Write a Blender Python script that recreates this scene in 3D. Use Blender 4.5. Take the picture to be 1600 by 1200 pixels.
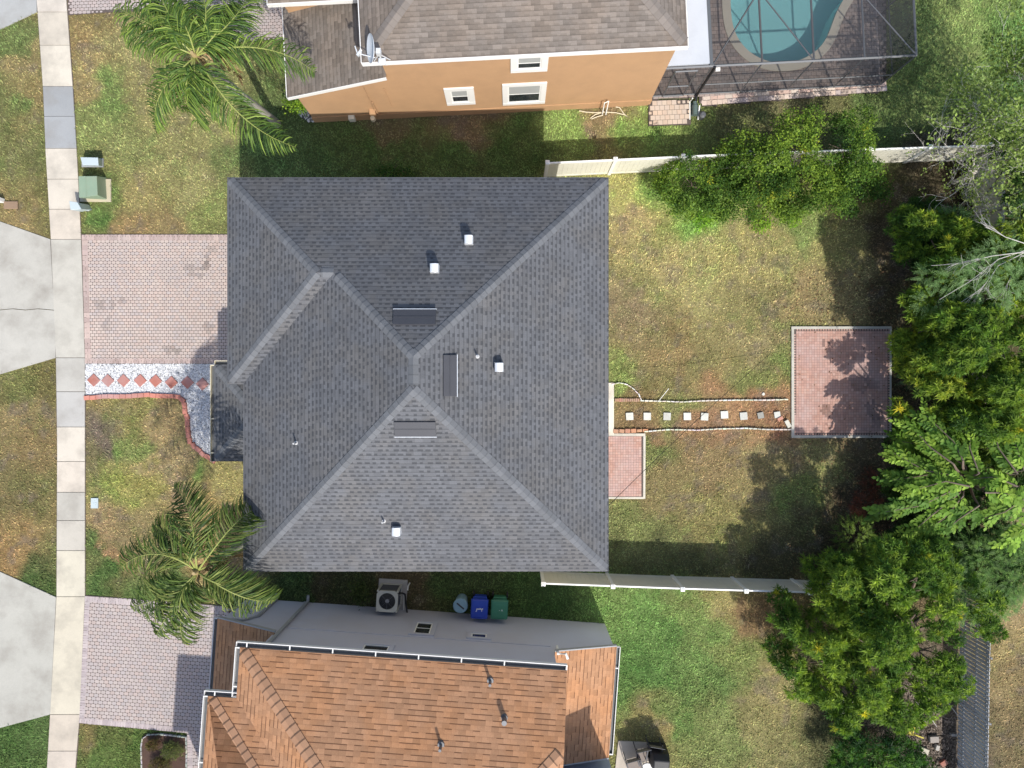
import bpy, math, random
import numpy as np
from mathutils import Matrix, Vector
R = math.radians
random.seed(7); rng = np.random.default_rng(7)
scene = bpy.context.scene
for o in list(bpy.data.objects): bpy.data.objects.remove(o)

# ------------------------------------------------------------------ camera, sky, sun, exposure
H = 27.8                 # camera height above the lawn (m)
FPX = 1111.1             # focal length in photo pixels (1600 wide)
cd = bpy.data.cameras.new('Camera'); cam = bpy.data.objects.new('Camera', cd)
scene.collection.objects.link(cam); scene.camera = cam
cam.location = (0, 0, H); cam.rotation_euler = (0, 0, 0)
cd.sensor_width = 36.0; cd.lens = 36.0 * FPX / 1600.0; cd.clip_start = 0.1; cd.clip_end = 2000
SUNV = Vector((0.317, -0.78, 1.0)).normalized()
sun_el = math.asin(SUNV.z); sun_az = math.atan2(SUNV.x, SUNV.y)
w = bpy.data.worlds.new('World'); scene.world = w; w.use_nodes = True
nt = w.node_tree; sky = nt.nodes.new('ShaderNodeTexSky'); sky.sky_type = 'NISHITA'; sky.sun_disc = False
sky.sun_elevation = sun_el; sky.sun_rotation = sun_az; sky.air_density = 1.0; sky.dust_density = 2.0; sky.ozone_density = 1.0
bg = nt.nodes['Background']; bg.inputs['Strength'].default_value = 0.15
nt.links.new(sky.outputs[0], bg.inputs[0])
sd = bpy.data.lights.new('Sun', 'SUN'); sun = bpy.data.objects.new('Sun', sd); scene.collection.objects.link(sun)
sd.energy = 3.5; sd.angle = R(0.6); sd.color = (1.0, 0.955, 0.88)
sun.rotation_euler = SUNV.to_track_quat('Z', 'Y').to_euler(); sun.location = (20, -30, 60)
scene.view_settings.view_transform = 'Standard'; scene.view_settings.look = 'None'
scene.view_settings.exposure = 0.43; scene.view_settings.gamma = 1.0
scene.render.engine = 'CYCLES'
scene.cycles.max_bounces = 8; scene.cycles.transparent_max_bounces = 16

# ------------------------------------------------------------------ helpers
def P(px, py, z=0.0):
    k = (H - z) / FPX
    return Vector(((px - 800) * k, (600 - py) * k, z))
def G(px, py): p = P(px, py); return (p.x, p.y)
def lin(c):
    return tuple(((x/255)/12.92 if x/255 <= .04045 else ((x/255+.055)/1.055)**2.4) for x in c)
C = scene.collection
ORG = {}
def setup(o, label=None, cat=None, group=None, kind=None):
    if label: o['label'] = label
    if cat: o['category'] = cat
    if group: o['group'] = group
    if kind: o['kind'] = kind
    return o
def thing(name, label, cat, loc=(0, 0, 0), group=None, rz=0.0):
    o = bpy.data.objects.new(name, None); o.empty_display_size = .3; C.objects.link(o)
    o.location = loc; o.rotation_euler = (0, 0, rz); ORG[o.name] = Vector(loc)
    return setup(o, label, cat, group)
def link(me, name, parent=None, loc=None):
    o = bpy.data.objects.new(name, me); C.objects.link(o)
    if parent is not None: o.parent = parent; ORG[o.name] = ORG.get(parent.name, Vector((0, 0, 0)))
    else: o.location = loc or (0, 0, 0); ORG[o.name] = Vector(loc or (0, 0, 0))
    return o
def copy_tree(o, parent=None):
    c = o.copy(); C.objects.link(c)
    if parent is not None: c.parent = parent
    for ch in list(o.children): copy_tree(ch, c)
    return c
class MB:
    def __init__(s, M=None):
        s.v = []; s.f = []; s.mi = []; s.uv = []; s.col = []; s.M = M or Matrix.Identity(4)
    def add(s, pts): 
        b = len(s.v)
        for p in pts: s.v.append(s.M @ Vector(p))
        return b
    def poly(s, pts, m=0, uv=None, col=(1, 1, 1)):
        b = s.add(pts); s.f.append(tuple(range(b, b+len(pts)))); s.mi.append(m)
        s.uv.append(uv or [(p[0], p[1]) for p in pts]); s.col.append(col)
    def box(s, c, d, m=0, rz=0, col=(1, 1, 1), T=None):
        x, y, z = d[0]/2, d[1]/2, d[2]/2
        A = Matrix.Translation(c) @ Matrix.Rotation(rz, 4, 'Z')
        if T is not None: A = Matrix.Translation(c) @ T
        q = [A @ Vector(k) for k in ((-x,-y,-z),(x,-y,-z),(x,y,-z),(-x,y,-z),(-x,-y,z),(x,-y,z),(x,y,z),(-x,y,z))]
        for i in ((3,2,1,0),(4,5,6,7),(0,1,5,4),(1,2,6,5),(2,3,7,6),(3,0,4,7)):
            s.poly([q[j] for j in i], m, None, col)
    def b2(s, a, b, m=0, col=(1, 1, 1)):
        s.box([(a[i]+b[i])/2 for i in range(3)], [abs(b[i]-a[i]) for i in range(3)], m, 0, col)
    def prism(s, pts, z0, z1, m=0, ms=None, col=(1, 1, 1), bottom=False):
        a = sum(pts[i][0]*pts[(i+1) % len(pts)][1]-pts[(i+1) % len(pts)][0]*pts[i][1] for i in range(len(pts)))
        if a < 0: pts = pts[::-1]
        s.poly([(p[0], p[1], z1) for p in pts], m, None, col)
        if bottom: s.poly([(p[0], p[1], z0) for p in pts[::-1]], m, None, col)
        n = len(pts)
        for i in range(n):
            p, q = pts[i], pts[(i+1) % n]
            s.poly([(p[0],p[1],z0),(q[0],q[1],z0),(q[0],q[1],z1),(p[0],p[1],z1)], m if ms is None else ms, None, col)
    def tube(s, path, rad, n=8, m=0, col=(1, 1, 1), caps=True):
        path = [Vector(p) for p in path]
        if not hasattr(rad, '__len__'): rad = [rad]*len(path)
        rings = []
        for i, p in enumerate(path):
            d = (path[min(i+1, len(path)-1)] - path[max(i-1, 0)]).normalized()
            a = d.cross(Vector((0, 0, 1)) if abs(d.z) < .95 else Vector((1, 0, 0))).normalized(); b = d.cross(a)
            rings.append([p + (a*math.cos(t)+b*math.sin(t))*rad[i] for t in [2*math.pi*k/n for k in range(n)]])
        for i in range(len(path)-1):
            for k in range(n):
                k2 = (k+1) % n
                s.poly([rings[i][k2], rings[i][k], rings[i+1][k], rings[i+1][k2]], m, None, col)
        if caps:
            s.poly(rings[0], m, None, col); s.poly(rings[-1][::-1], m, None, col)
    def build(s, name, mats, parent=None, loc=None, smooth=False, bev=0, merge=False):
        off = ORG[parent.name] if parent is not None else Vector(loc or (0, 0, 0))
        me = bpy.data.meshes.new(name)
        me.from_pydata([v-off for v in s.v], [], s.f)
        if not isinstance(mats, (list, tuple)): mats = [mats]
        for m in mats: me.materials.append(m)
        me.polygons.foreach_set('material_index', s.mi)
        me.uv_layers.new(name='UVMap'); me.color_attributes.new('Col', 'FLOAT_COLOR', 'CORNER')
        ul = me.uv_layers['UVMap']; ca = me.color_attributes['Col']
        uv = []; cl = []
        for u, c, f in zip(s.uv, s.col, s.f):
            for k in range(len(f)): uv += [u[k][0], u[k][1]]; cl += [c[0], c[1], c[2], 1.0]
        ul.data.foreach_set('uv', uv); ca.data.foreach_set('color', cl)
        if merge or smooth or bev:
            import bmesh
            bm = bmesh.new(); bm.from_mesh(me); bmesh.ops.remove_doubles(bm, verts=bm.verts, dist=1e-4); bm.to_mesh(me); bm.free()
        if smooth: me.polygons.foreach_set('use_smooth', [True]*len(me.polygons)); 
        if smooth: me.set_sharp_from_angle(angle=R(40))
        me.update()
        o = link(me, name, parent, loc)
        if bev:
            b = o.modifiers.new('bevel', 'BEVEL'); b.width = bev; b.segments = 2; b.limit_method = 'ANGLE'; b.angle_limit = R(35)
        return o
def np_mesh(name, V, F, col, mat, parent=None, loc=None):
    """V (N,3), F (M,k) arrays, col (N,3) per vertex"""
    off = np.array(ORG[parent.name] if parent is not None else (loc or (0, 0, 0)), dtype=np.float32)
    me = bpy.data.meshes.new(name); n, m, k = len(V), len(F), F.shape[1]
    me.vertices.add(n); me.vertices.foreach_set('co', (V-off).astype(np.float32).ravel())
    me.loops.add(m*k); me.loops.foreach_set('vertex_index', F.astype(np.int32).ravel())
    me.polygons.add(m); me.polygons.foreach_set('loop_start', np.arange(0, m*k, k, dtype=np.int32))
    try: me.polygons.foreach_set('loop_total', np.full(m, k, dtype=np.int32))
    except Exception: pass
    ca = me.color_attributes.new('Col', 'FLOAT_COLOR', 'POINT')
    ca.data.foreach_set('color', np.hstack([col, np.ones((n, 1))]).astype(np.float32).ravel())
    me.materials.append(mat); me.update(calc_edges=True); me.validate()
    return link(me, name, parent, loc)
def struct(o): o['kind'] = 'structure'; return o
def vnoise(x, y, s, seed=0):
    x = np.asarray(x)/s + seed*17.3; y = np.asarray(y)/s - seed*9.7
    xi = np.floor(x).astype(np.int64); yi = np.floor(y).astype(np.int64); fx = x-xi; fy = y-yi
    fx = fx*fx*(3-2*fx); fy = fy*fy*(3-2*fy)
    def h(a, b):
        n = (a*374761393 + b*668265263 + seed*1442695) & 0xffffffff
        n = ((n ^ (n >> 13))*1274126177) & 0xffffffff
        return ((n ^ (n >> 16)) & 0xffff)/65535.0
    return (h(xi, yi)*(1-fx)+h(xi+1, yi)*fx)*(1-fy)+(h(xi, yi+1)*(1-fx)+h(xi+1, yi+1)*fx)*fy
def inpoly(x, y, poly):
    x = np.asarray(x); y = np.asarray(y); r = np.zeros(x.shape, bool); n = len(poly)
    for i in range(n):
        (x1, y1), (x2, y2) = poly[i], poly[(i+1) % n]
        if y1 == y2: continue
        c = ((y1 > y) != (y2 > y)) & (x < (x2-x1)*(y-y1)/(y2-y1)+x1); r ^= c
    return r
KEEP = []          # polygons without grass
def keepout(pts): KEEP.append([(p[0], p[1]) for p in pts])

# ------------------------------------------------------------------ node material helpers
class NT:
    def __init__(s, name):
        s.m = bpy.data.materials.new(name); s.m.use_nodes = True; s.t = s.m.node_tree; s.b = s.t.nodes['Principled BSDF']
    def n(s, t, **k):
        x = s.t.nodes.new('ShaderNode'+t)
        for a, b in k.items(): setattr(x, a, b)
        return x
    def put(s, a, sock):
        if hasattr(a, 'links') or isinstance(a, bpy.types.NodeSocket): s.t.links.new(a, sock)
        else: sock.default_value = a
    def math(s, op, a, b=0.0, c=0.0):
        x = s.n('Math', operation=op); s.put(a, x.inputs[0]); s.put(b, x.inputs[1]); s.put(c, x.inputs[2]); return x.outputs[0]
    def noise(s, scale, detail=3, vec=None, rough=.6):
        x = s.n('TexNoise'); x.inputs['Scale'].default_value = scale; x.inputs['Detail'].default_value = detail; x.inputs['Roughness'].default_value = rough
        s.t.links.new(vec or s.pos(), x.inputs['Vector']); return x.outputs['Fac']
    def pos(s):
        if not hasattr(s, '_p'): s._p = s.n('NewGeometry').outputs['Position']
        return s._p
    def ramp(s, f, stops):
        x = s.n('ValToRGB'); e = x.color_ramp.elements
        while len(e) < len(stops): e.new(.5)
        for i, (p, c) in enumerate(stops): e[i].position = p; e[i].color = (*c, 1) if len(c) == 3 else c
        s.put(f, x.inputs[0]); return x.outputs[0]
    def mix(s, f, a, b, mode='MIX'):
        x = s.n('Mix', data_type='RGBA', blend_type=mode); x.clamp_factor = True
        s.put(f, x.inputs[0])
        for v, k in ((a, 6), (b, 7)):
            if isinstance(v, tuple): x.inputs[k].default_value = (*v, 1)[:4]
            else: s.t.links.new(v, x.inputs[k])
        return x.outputs[2]
    def scale(s, colr, f):                  # colour times float
        x = s.n('VectorMath', operation='SCALE')
        if isinstance(colr, tuple): x.inputs[0].default_value = colr
        else: s.t.links.new(colr, x.inputs[0])
        s.put(f, x.inputs['Scale']); return x.outputs[0]
    def bump(s, h, strength=.3, dist=.01):
        x = s.n('Bump'); x.inputs['Strength'].default_value = strength; x.inputs['Distance'].default_value = dist
        s.put(h, x.inputs['Height']); s.t.links.new(x.outputs[0], s.b.inputs['Normal'])
    def out(s, colr, rough=.8):
        if isinstance(colr, tuple): s.b.inputs['Base Color'].default_value = (*colr, 1)[:4]
        else: s.t.links.new(colr, s.b.inputs['Base Color'])
        s.put(rough, s.b.inputs['Roughness']); return s.m
    def attr(s):
        x = s.n('VertexColor'); x.layer_name = 'Col'; return x.outputs['Color']
def mat(name, col, rough=.8, var=.12, scale=2.0, fine=.08, fscale=30, bump=0.0, bscale=60, metal=0.0, attr=False, spec=.5, dirt=None, dscale=1.0):
    n = NT(name); c = n.attr() if attr else col
    f = n.math('MULTIPLY_ADD', n.noise(scale, 4), 2*var, 1-var)
    f = n.math('MULTIPLY', f, n.math('MULTIPLY_ADD', n.noise(fscale, 2), 2*fine, 1-fine))
    c = n.scale(c, f)
    if attr and col != (1, 1, 1): c = n.mix(1.0, c, col, 'MULTIPLY')
    if dirt:
        d = n.ramp(n.noise(dscale, 5), [(.45, (0, 0, 0)), (.75, (1, 1, 1))])
        c = n.mix(n.math('MULTIPLY', d, dirt[3]), c, dirt[:3])
    if bump: n.bump(n.noise(bscale, 3), bump, .01)
    n.b.inputs['Metallic'].default_value = metal; n.b.inputs['Specular IOR Level'].default_value = spec
    return n.out(c, rough)

def shingle(name, base, dark, e=.143, w_=.24, dash=.8, tone=.2, line=.25, warm=(1.08, 1.0, .9), tabline=0.0, big=.12, lmin=1.0):
    n = NT(name); uvn = n.n('UVMap'); sp = n.n('SeparateXYZ'); n.t.links.new(uvn.outputs[0], sp.inputs[0])
    u, v = sp.outputs[0], sp.outputs[1]
    vs = n.math('DIVIDE', v, e); row = n.math('FLOOR', vs); fv = n.math('FRACT', vs)
    wn = n.n('TexWhiteNoise', noise_dimensions='1D'); n.t.links.new(row, wn.inputs['W'])
    us = n.math('ADD', n.math('DIVIDE', u, w_), n.math('MULTIPLY', wn.outputs['Value'], 17.0))
    cell = n.math('FLOOR', us); fu = n.math('FRACT', us)
    def rnd(k):
        cx = n.n('CombineXYZ'); n.t.links.new(cell, cx.inputs[0]); n.t.links.new(row, cx.inputs[1]); cx.inputs[2].default_value = k
        x = n.n('TexWhiteNoise', noise_dimensions='3D'); n.t.links.new(cx.outputs[0], x.inputs['Vector']); return x.outputs['Value']
    r1, r2, r3 = rnd(1.5), rnd(7.5), rnd(13.5)
    tw = n.math('MULTIPLY_ADD', r1, .35, .35)
    intab = n.math('LESS_THAN', fu, tw)
    low = n.math('LESS_THAN', fv, .50)
    has = n.math('GREATER_THAN', r2, .12)
    d = n.math('MULTIPLY', n.math('MULTIPLY', intab, low), n.math('MULTIPLY', has, dash))  # dark dashes painted in for the shade under raised tabs
    t = n.math('MULTIPLY_ADD', r3, 2*tone, 1-tone)
    t = n.math('MULTIPLY', t, n.math('MULTIPLY_ADD', n.noise(.35, 4), 2*big, 1-big))
    t = n.math('MULTIPLY', t, n.math('MULTIPLY_ADD', n.noise(45, 2), .5, .75))
    c = n.scale(base, t)
    wr = n.ramp(n.noise(.9, 3), [(.42, (1, 1, 1)), (.62, warm)])
    c = n.mix(1.0, c, wr, 'MULTIPLY')
    c = n.mix(d, c, dark)
    r4 = rnd(21.5)
    ln = n.math('MULTIPLY', n.math('LESS_THAN', fv, .17), n.math('MULTIPLY', line, n.math('MULTIPLY_ADD', n.math('GREATER_THAN', r4, .45), 1-lmin, lmin)))
    c = n.mix(ln, c, tuple(x*.55 for x in dark))
    if tabline:
        tl = n.math('MULTIPLY', n.math('LESS_THAN', fu, .07), tabline); c = n.mix(tl, c, dark)
    n.bump(n.math('ADD', n.math('MULTIPLY', fv, -.5), n.math('MULTIPLY', intab, .35)), .5, .012)
    n.b.inputs['Specular IOR Level'].default_value = .2
    return n.out(c, .85)

def leafmat(name, gloss=.5, trans=.3, tc=(1.15, 1.3, .6)):
    n = NT(name); n.b.inputs['Specular IOR Level'].default_value = gloss
    c = n.attr(); n.t.links.new(c, n.b.inputs['Base Color']); n.b.inputs['Roughness'].default_value = .55
    tr = n.n('BsdfTranslucent'); c2 = n.mix(1.0, c, tc, 'MULTIPLY'); n.t.links.new(c2, tr.inputs['Color'])
    mx = n.n('MixShader'); mx.inputs[0].default_value = trans
    n.t.links.new(n.b.outputs[0], mx.inputs[1]); n.t.links.new(tr.outputs[0], mx.inputs[2])
    n.t.links.new(mx.outputs[0], n.t.nodes['Material Output'].inputs['Surface']); return n.m

M = {}
M['grass'] = leafmat('grass_blade', .1, .2, (1.0, 1.05, .95))
M['leaf'] = leafmat('leaf', .14, .3)
M['palm'] = leafmat('palm_leaf', .25, .25)
def lawnmat():
    n = NT('lawn'); c = n.attr()
    f = n.math('MULTIPLY_ADD', n.noise(9, 5), 1.6, .2); f = n.math('MULTIPLY', f, n.math('MULTIPLY_ADD', n.noise(45, 3), 1.0, .5))
    c = n.scale(c, f); n.bump(n.noise(30, 4), .9, .03); n.b.inputs['Specular IOR Level'].default_value = .1
    return n.out(c, .95)
M['lawn'] = lawnmat()
M['soil'] = mat('soil', (.10, .085, .055), .95, .3, .05, .3, 3)
M['concrete'] = mat('concrete', (1, 1, 1), .9, .13, 1.1, .10, 25, .25, 90, attr=True, dirt=(.22, .20, .17, .62), dscale=.9)
M['asphalt'] = mat('asphalt', (.055, .055, .056), .9, .15, .7, .3, 60, .4, 120)
M['joint'] = mat('joint_sand', (.10, .08, .07), .95, .2, 5, .2, 40)
M['paver'] = mat('paver', (1, 1, 1), .88, .10, .9, .12, 30, .3, 80, attr=True, dirt=(.36, .33, .32, .4), dscale=.8)
M['redpaver'] = mat('red_paver', (1, 1, 1), .85, .16, 1.2, .16, 30, .3, 80, attr=True, dirt=(.42, .33, .33, .75), dscale=.6)
M['shingle'] = shingle('grey_shingle', (.116, .120, .130), (.052, .055, .061), .143, .225, .72, .11, .40, (1.06, 1.01, .94), big=.20)
M['cap'] = mat('ridge_cap', (1, 1, 1), .85, .12, 2, .15, 40, .2, 90, attr=True)
M['shingle_n'] = shingle('brown_grey_shingle', (.180, .156, .136), (.085, .07, .058), .145, .29, .25, .20, .35, (1.05, 1, .95), .1)
M['cap_n'] = mat('brown_cap', (1, 1, 1), .85, .12, 2, .12, 40, attr=True)
M['shingle_s'] = shingle('orange_brown_shingle', (.40, .218, .120), (.17, .075, .042), .150, .21, .10, .15, .85, (1.06, .98, .88), .12, big=.16, lmin=.15)
M['cap_s'] = mat('orange_cap', (1, 1, 1), .85, .12, 2, .12, 40, attr=True)
M['white'] = mat('white_paint', (.78, .77, .74), .5, .05, 2, .04, 30)
M['cream'] = mat('cream_trim', (.66, .60, .44), .5, .06, 2, .04, 30)
M['greytrim'] = mat('grey_trim', (.32, .33, .34), .6, .08, 2)
M['bluetrim'] = mat('pale_grey_gutter', (.55, .58, .62), .45, .06, 2)
M['gutter_in'] = mat('gutter_inside', (.09, .095, .10), .6, .35, 6, .2, 40)
M['stucco_o'] = mat('ochre_stucco', (.45, .272, .145), .9, .10, 1.2, .06, 25, .35, 70, dirt=(.36, .22, .12, .45), dscale=1.4)
M['stucco_shade'] = mat('shaded_ochre_stucco', (.30, .18, .11), .9, .07, 1.2, .06, 25, .35, 70)  # ochre stucco with shade at the wall foot put into its colour; unassigned
M['stucco_l'] = mat('lavender_stucco', (.49, .505, .59), .9, .06, .8, .05, 25, .3, 70, dirt=(.45, .42, .42, .35), dscale=.7)
M['stucco_t'] = mat('beige_stucco', (.55, .50, .40), .9, .06, .8, .05, 25, .3, 70)
M['vinyl'] = mat('vinyl', (.70, .68, .58), .5, .06, 1.5, .04, 20, dirt=(.42, .42, .33, .35), dscale=1.5)
M['vinyl_w'] = mat('vinyl_white', (.84, .84, .80), .45, .05, 1.5)
M['metal'] = mat('bronze_alu', (.14, .15, .155), .4, .1, 3, metal=.3)
M['alu'] = mat('grey_alu', (.14, .145, .155), .45, .1, 3, metal=.3)
M['galv'] = mat('galvanised', (.80, .82, .84), .35, .05, 5, metal=.35)
M['darkmetal'] = mat('dark_vent', (.045, .047, .056), .6, .12, 3, .1, 30)
M['black'] = mat('black_plastic', (.012, .012, .014), .5, .2, 8)
M['blackcloth'] = mat('black_cover', (.018, .019, .022), .6, .3, 9, bump=.5, bscale=12)
M['pvc'] = mat('grey_pipe', (.45, .45, .45), .6)
def glass():
    n = NT('window_glass'); n.b.inputs['Specular IOR Level'].default_value = .8
    return n.out(n.ramp(n.noise(2.5, 2), [(.4, (.02, .025, .03)), (.65, (.05, .055, .06))]), .06)
M['glass'] = glass()
M['blind'] = mat('blind', (.36, .37, .36), .7, .08, 4)
M['wood'] = mat('bark', (.16, .12, .09), .9, .25, 6, .25, 40, .6, 30)
M['palebark'] = mat('pale_bark', (.52, .49, .45), .85, .2, 6, .2, 40, .4, 40)
M['palmtrunk'] = mat('palm_trunk', (.34, .32, .28), .9, .2, 5, .2, 30, .6, 20)
# ------------------------------------------------------------------ lawn colours (what grows where; albedo)
EXPO = 1.62
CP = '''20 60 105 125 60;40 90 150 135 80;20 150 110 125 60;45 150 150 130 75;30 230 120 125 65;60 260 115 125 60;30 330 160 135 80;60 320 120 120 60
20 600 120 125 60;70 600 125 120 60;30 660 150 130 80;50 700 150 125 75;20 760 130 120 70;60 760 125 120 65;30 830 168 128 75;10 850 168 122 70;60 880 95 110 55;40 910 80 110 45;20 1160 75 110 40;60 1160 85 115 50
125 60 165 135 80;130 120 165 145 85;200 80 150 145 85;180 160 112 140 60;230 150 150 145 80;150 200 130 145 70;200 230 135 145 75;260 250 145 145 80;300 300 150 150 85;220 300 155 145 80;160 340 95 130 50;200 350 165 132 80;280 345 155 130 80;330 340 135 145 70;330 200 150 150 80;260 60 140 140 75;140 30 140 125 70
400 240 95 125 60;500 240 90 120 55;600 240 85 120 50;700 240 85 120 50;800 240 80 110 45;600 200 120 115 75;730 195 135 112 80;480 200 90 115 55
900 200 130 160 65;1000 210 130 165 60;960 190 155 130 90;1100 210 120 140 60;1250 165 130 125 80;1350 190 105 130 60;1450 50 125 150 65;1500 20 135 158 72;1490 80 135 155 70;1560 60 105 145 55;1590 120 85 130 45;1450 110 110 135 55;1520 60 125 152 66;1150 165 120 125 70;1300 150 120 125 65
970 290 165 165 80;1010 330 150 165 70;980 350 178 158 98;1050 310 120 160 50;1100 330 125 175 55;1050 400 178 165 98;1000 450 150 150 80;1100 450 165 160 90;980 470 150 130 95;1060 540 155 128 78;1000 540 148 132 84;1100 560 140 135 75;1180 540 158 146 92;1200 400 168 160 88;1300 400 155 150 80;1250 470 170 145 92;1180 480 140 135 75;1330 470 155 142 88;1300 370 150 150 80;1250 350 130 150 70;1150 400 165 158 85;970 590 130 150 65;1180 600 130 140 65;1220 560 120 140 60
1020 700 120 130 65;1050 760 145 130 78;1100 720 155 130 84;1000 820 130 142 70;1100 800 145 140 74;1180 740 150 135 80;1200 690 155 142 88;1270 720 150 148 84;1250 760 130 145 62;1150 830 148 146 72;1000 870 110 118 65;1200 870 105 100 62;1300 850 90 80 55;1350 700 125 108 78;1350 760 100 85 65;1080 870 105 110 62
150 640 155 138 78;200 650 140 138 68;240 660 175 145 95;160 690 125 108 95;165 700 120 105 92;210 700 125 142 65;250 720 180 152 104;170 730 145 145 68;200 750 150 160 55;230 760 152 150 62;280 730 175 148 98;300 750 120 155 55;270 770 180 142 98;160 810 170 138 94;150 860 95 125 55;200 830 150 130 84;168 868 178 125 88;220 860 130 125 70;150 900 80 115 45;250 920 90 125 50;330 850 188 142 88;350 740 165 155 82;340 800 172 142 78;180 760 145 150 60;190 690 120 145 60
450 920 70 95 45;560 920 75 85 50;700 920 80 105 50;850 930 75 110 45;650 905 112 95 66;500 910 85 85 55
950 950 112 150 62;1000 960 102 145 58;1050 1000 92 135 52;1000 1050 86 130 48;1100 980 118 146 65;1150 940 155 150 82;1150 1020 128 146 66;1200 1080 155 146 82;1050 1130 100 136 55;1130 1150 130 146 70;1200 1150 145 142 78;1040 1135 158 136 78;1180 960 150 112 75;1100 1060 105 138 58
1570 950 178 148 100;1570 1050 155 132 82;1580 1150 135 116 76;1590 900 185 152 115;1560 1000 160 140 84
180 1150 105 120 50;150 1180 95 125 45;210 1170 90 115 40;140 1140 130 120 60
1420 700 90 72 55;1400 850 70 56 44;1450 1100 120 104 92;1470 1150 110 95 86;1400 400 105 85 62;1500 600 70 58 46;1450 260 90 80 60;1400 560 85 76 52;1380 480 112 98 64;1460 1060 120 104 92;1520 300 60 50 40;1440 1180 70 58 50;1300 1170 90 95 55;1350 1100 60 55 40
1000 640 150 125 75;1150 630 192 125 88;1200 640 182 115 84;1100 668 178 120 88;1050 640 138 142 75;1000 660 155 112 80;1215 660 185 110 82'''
cp = []
for ln in CP.replace('\n', ';').split(';'):
    a = [float(x) for x in ln.split()]
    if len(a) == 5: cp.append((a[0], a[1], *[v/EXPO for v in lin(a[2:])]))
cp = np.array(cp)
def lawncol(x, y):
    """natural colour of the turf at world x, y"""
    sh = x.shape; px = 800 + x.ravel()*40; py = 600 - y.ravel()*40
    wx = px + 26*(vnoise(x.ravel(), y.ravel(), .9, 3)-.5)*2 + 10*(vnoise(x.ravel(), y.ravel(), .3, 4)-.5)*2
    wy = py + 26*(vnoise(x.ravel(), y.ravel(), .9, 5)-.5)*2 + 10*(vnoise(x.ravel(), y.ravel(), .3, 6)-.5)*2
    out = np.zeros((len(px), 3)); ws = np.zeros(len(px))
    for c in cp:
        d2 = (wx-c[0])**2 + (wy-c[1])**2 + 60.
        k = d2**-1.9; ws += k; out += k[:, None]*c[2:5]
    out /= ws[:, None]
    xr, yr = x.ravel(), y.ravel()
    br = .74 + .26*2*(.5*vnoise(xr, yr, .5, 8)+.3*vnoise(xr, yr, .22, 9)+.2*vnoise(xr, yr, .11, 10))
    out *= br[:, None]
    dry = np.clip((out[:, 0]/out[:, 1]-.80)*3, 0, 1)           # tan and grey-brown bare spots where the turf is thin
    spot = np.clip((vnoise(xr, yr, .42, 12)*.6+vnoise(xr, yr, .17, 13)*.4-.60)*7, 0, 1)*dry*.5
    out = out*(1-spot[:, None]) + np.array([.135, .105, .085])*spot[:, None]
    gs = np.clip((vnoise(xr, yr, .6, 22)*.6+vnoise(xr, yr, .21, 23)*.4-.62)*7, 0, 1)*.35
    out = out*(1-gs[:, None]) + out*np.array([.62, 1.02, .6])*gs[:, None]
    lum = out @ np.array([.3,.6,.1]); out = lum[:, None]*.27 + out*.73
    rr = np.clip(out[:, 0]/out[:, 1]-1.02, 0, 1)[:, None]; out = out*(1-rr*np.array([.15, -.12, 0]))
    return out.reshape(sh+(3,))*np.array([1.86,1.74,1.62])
pool_in = [(1140,8),(1143,40),(1152,63),(1168,82),(1190,95),(1212,100),(1238,99),(1262,90),(1282,74),(1293,55),(1300,35),(1308,15),(1322,-8),(1340,-25),(1340,-70),(1290,-90),(1180,-90),(1150,-50),(1141,-20)]
pi_ = [Vector(G(*p)) for p in pool_in]
def smooth(ps, it=2):
    for _ in range(it):
        o = []
        for i in range(len(ps)): a, b = ps[i], ps[(i+1) % len(ps)]; o += [a*.75+b*.25, a*.25+b*.75]
        ps = o
    return ps
pi_ = smooth(pi_)
if sum(pi_[i].x*pi_[(i+1)%len(pi_)].y-pi_[(i+1)%len(pi_)].x*pi_[i].y for i in range(len(pi_))) < 0: pi_ = pi_[::-1]
cen = sum(pi_, Vector((0,0)))/len(pi_)
def offs(ps, d):
    o = []
    for i, p in enumerate(ps):
        t = (ps[(i+1) % len(ps)]-ps[i-1]).normalized(); o.append(p+Vector((t.y,-t.x))*d)
    return o
po_ = offs(pi_, .33); pm_ = [(p.x,p.y) for p in offs(pi_, .16)]
gx = np.arange(-26, 26.01, .1); gy = np.arange(-19, 19.01, .1)
GX, GY = np.meshgrid(gx, gy)
LC = lawncol(GX, GY)
def lawn_sample(x, y):
    i = np.clip(((x+26)/.1).astype(int), 0, len(gx)-1); j = np.clip(((y+19)/.1).astype(int), 0, len(gy)-1)
    return LC[j, i]
nx, ny = len(gx), len(gy)
V = np.stack([GX.ravel(), GY.ravel(), (vnoise(GX, GY, 1.3, 31).ravel()-.5)*.03-.02], 1)
idx = np.arange(nx*ny).reshape(ny, nx)
F = np.stack([idx[:-1, :-1].ravel(), idx[:-1, 1:].ravel(), idx[1:, 1:].ravel(), idx[1:, :-1].ravel()], 1)
cx_ = V[F].mean(1); F = F[~inpoly(cx_[:,0], cx_[:,1], pm_)]
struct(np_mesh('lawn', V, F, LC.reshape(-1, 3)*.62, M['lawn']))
hx0, hx1, hy0, hy1 = min(p[0] for p in pm_), max(p[0] for p in pm_), min(p[1] for p in pm_), max(p[1] for p in pm_)
mb = MB()
for a in ((-400,-400,400,hy0),(-400,hy1,400,400),(-400,hy0,hx0,hy1),(hx1,hy0,400,hy1)): mb.poly([(a[0],a[1],-.12),(a[2],a[1],-.12),(a[2],a[3],-.12),(a[0],a[3],-.12)])

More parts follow.
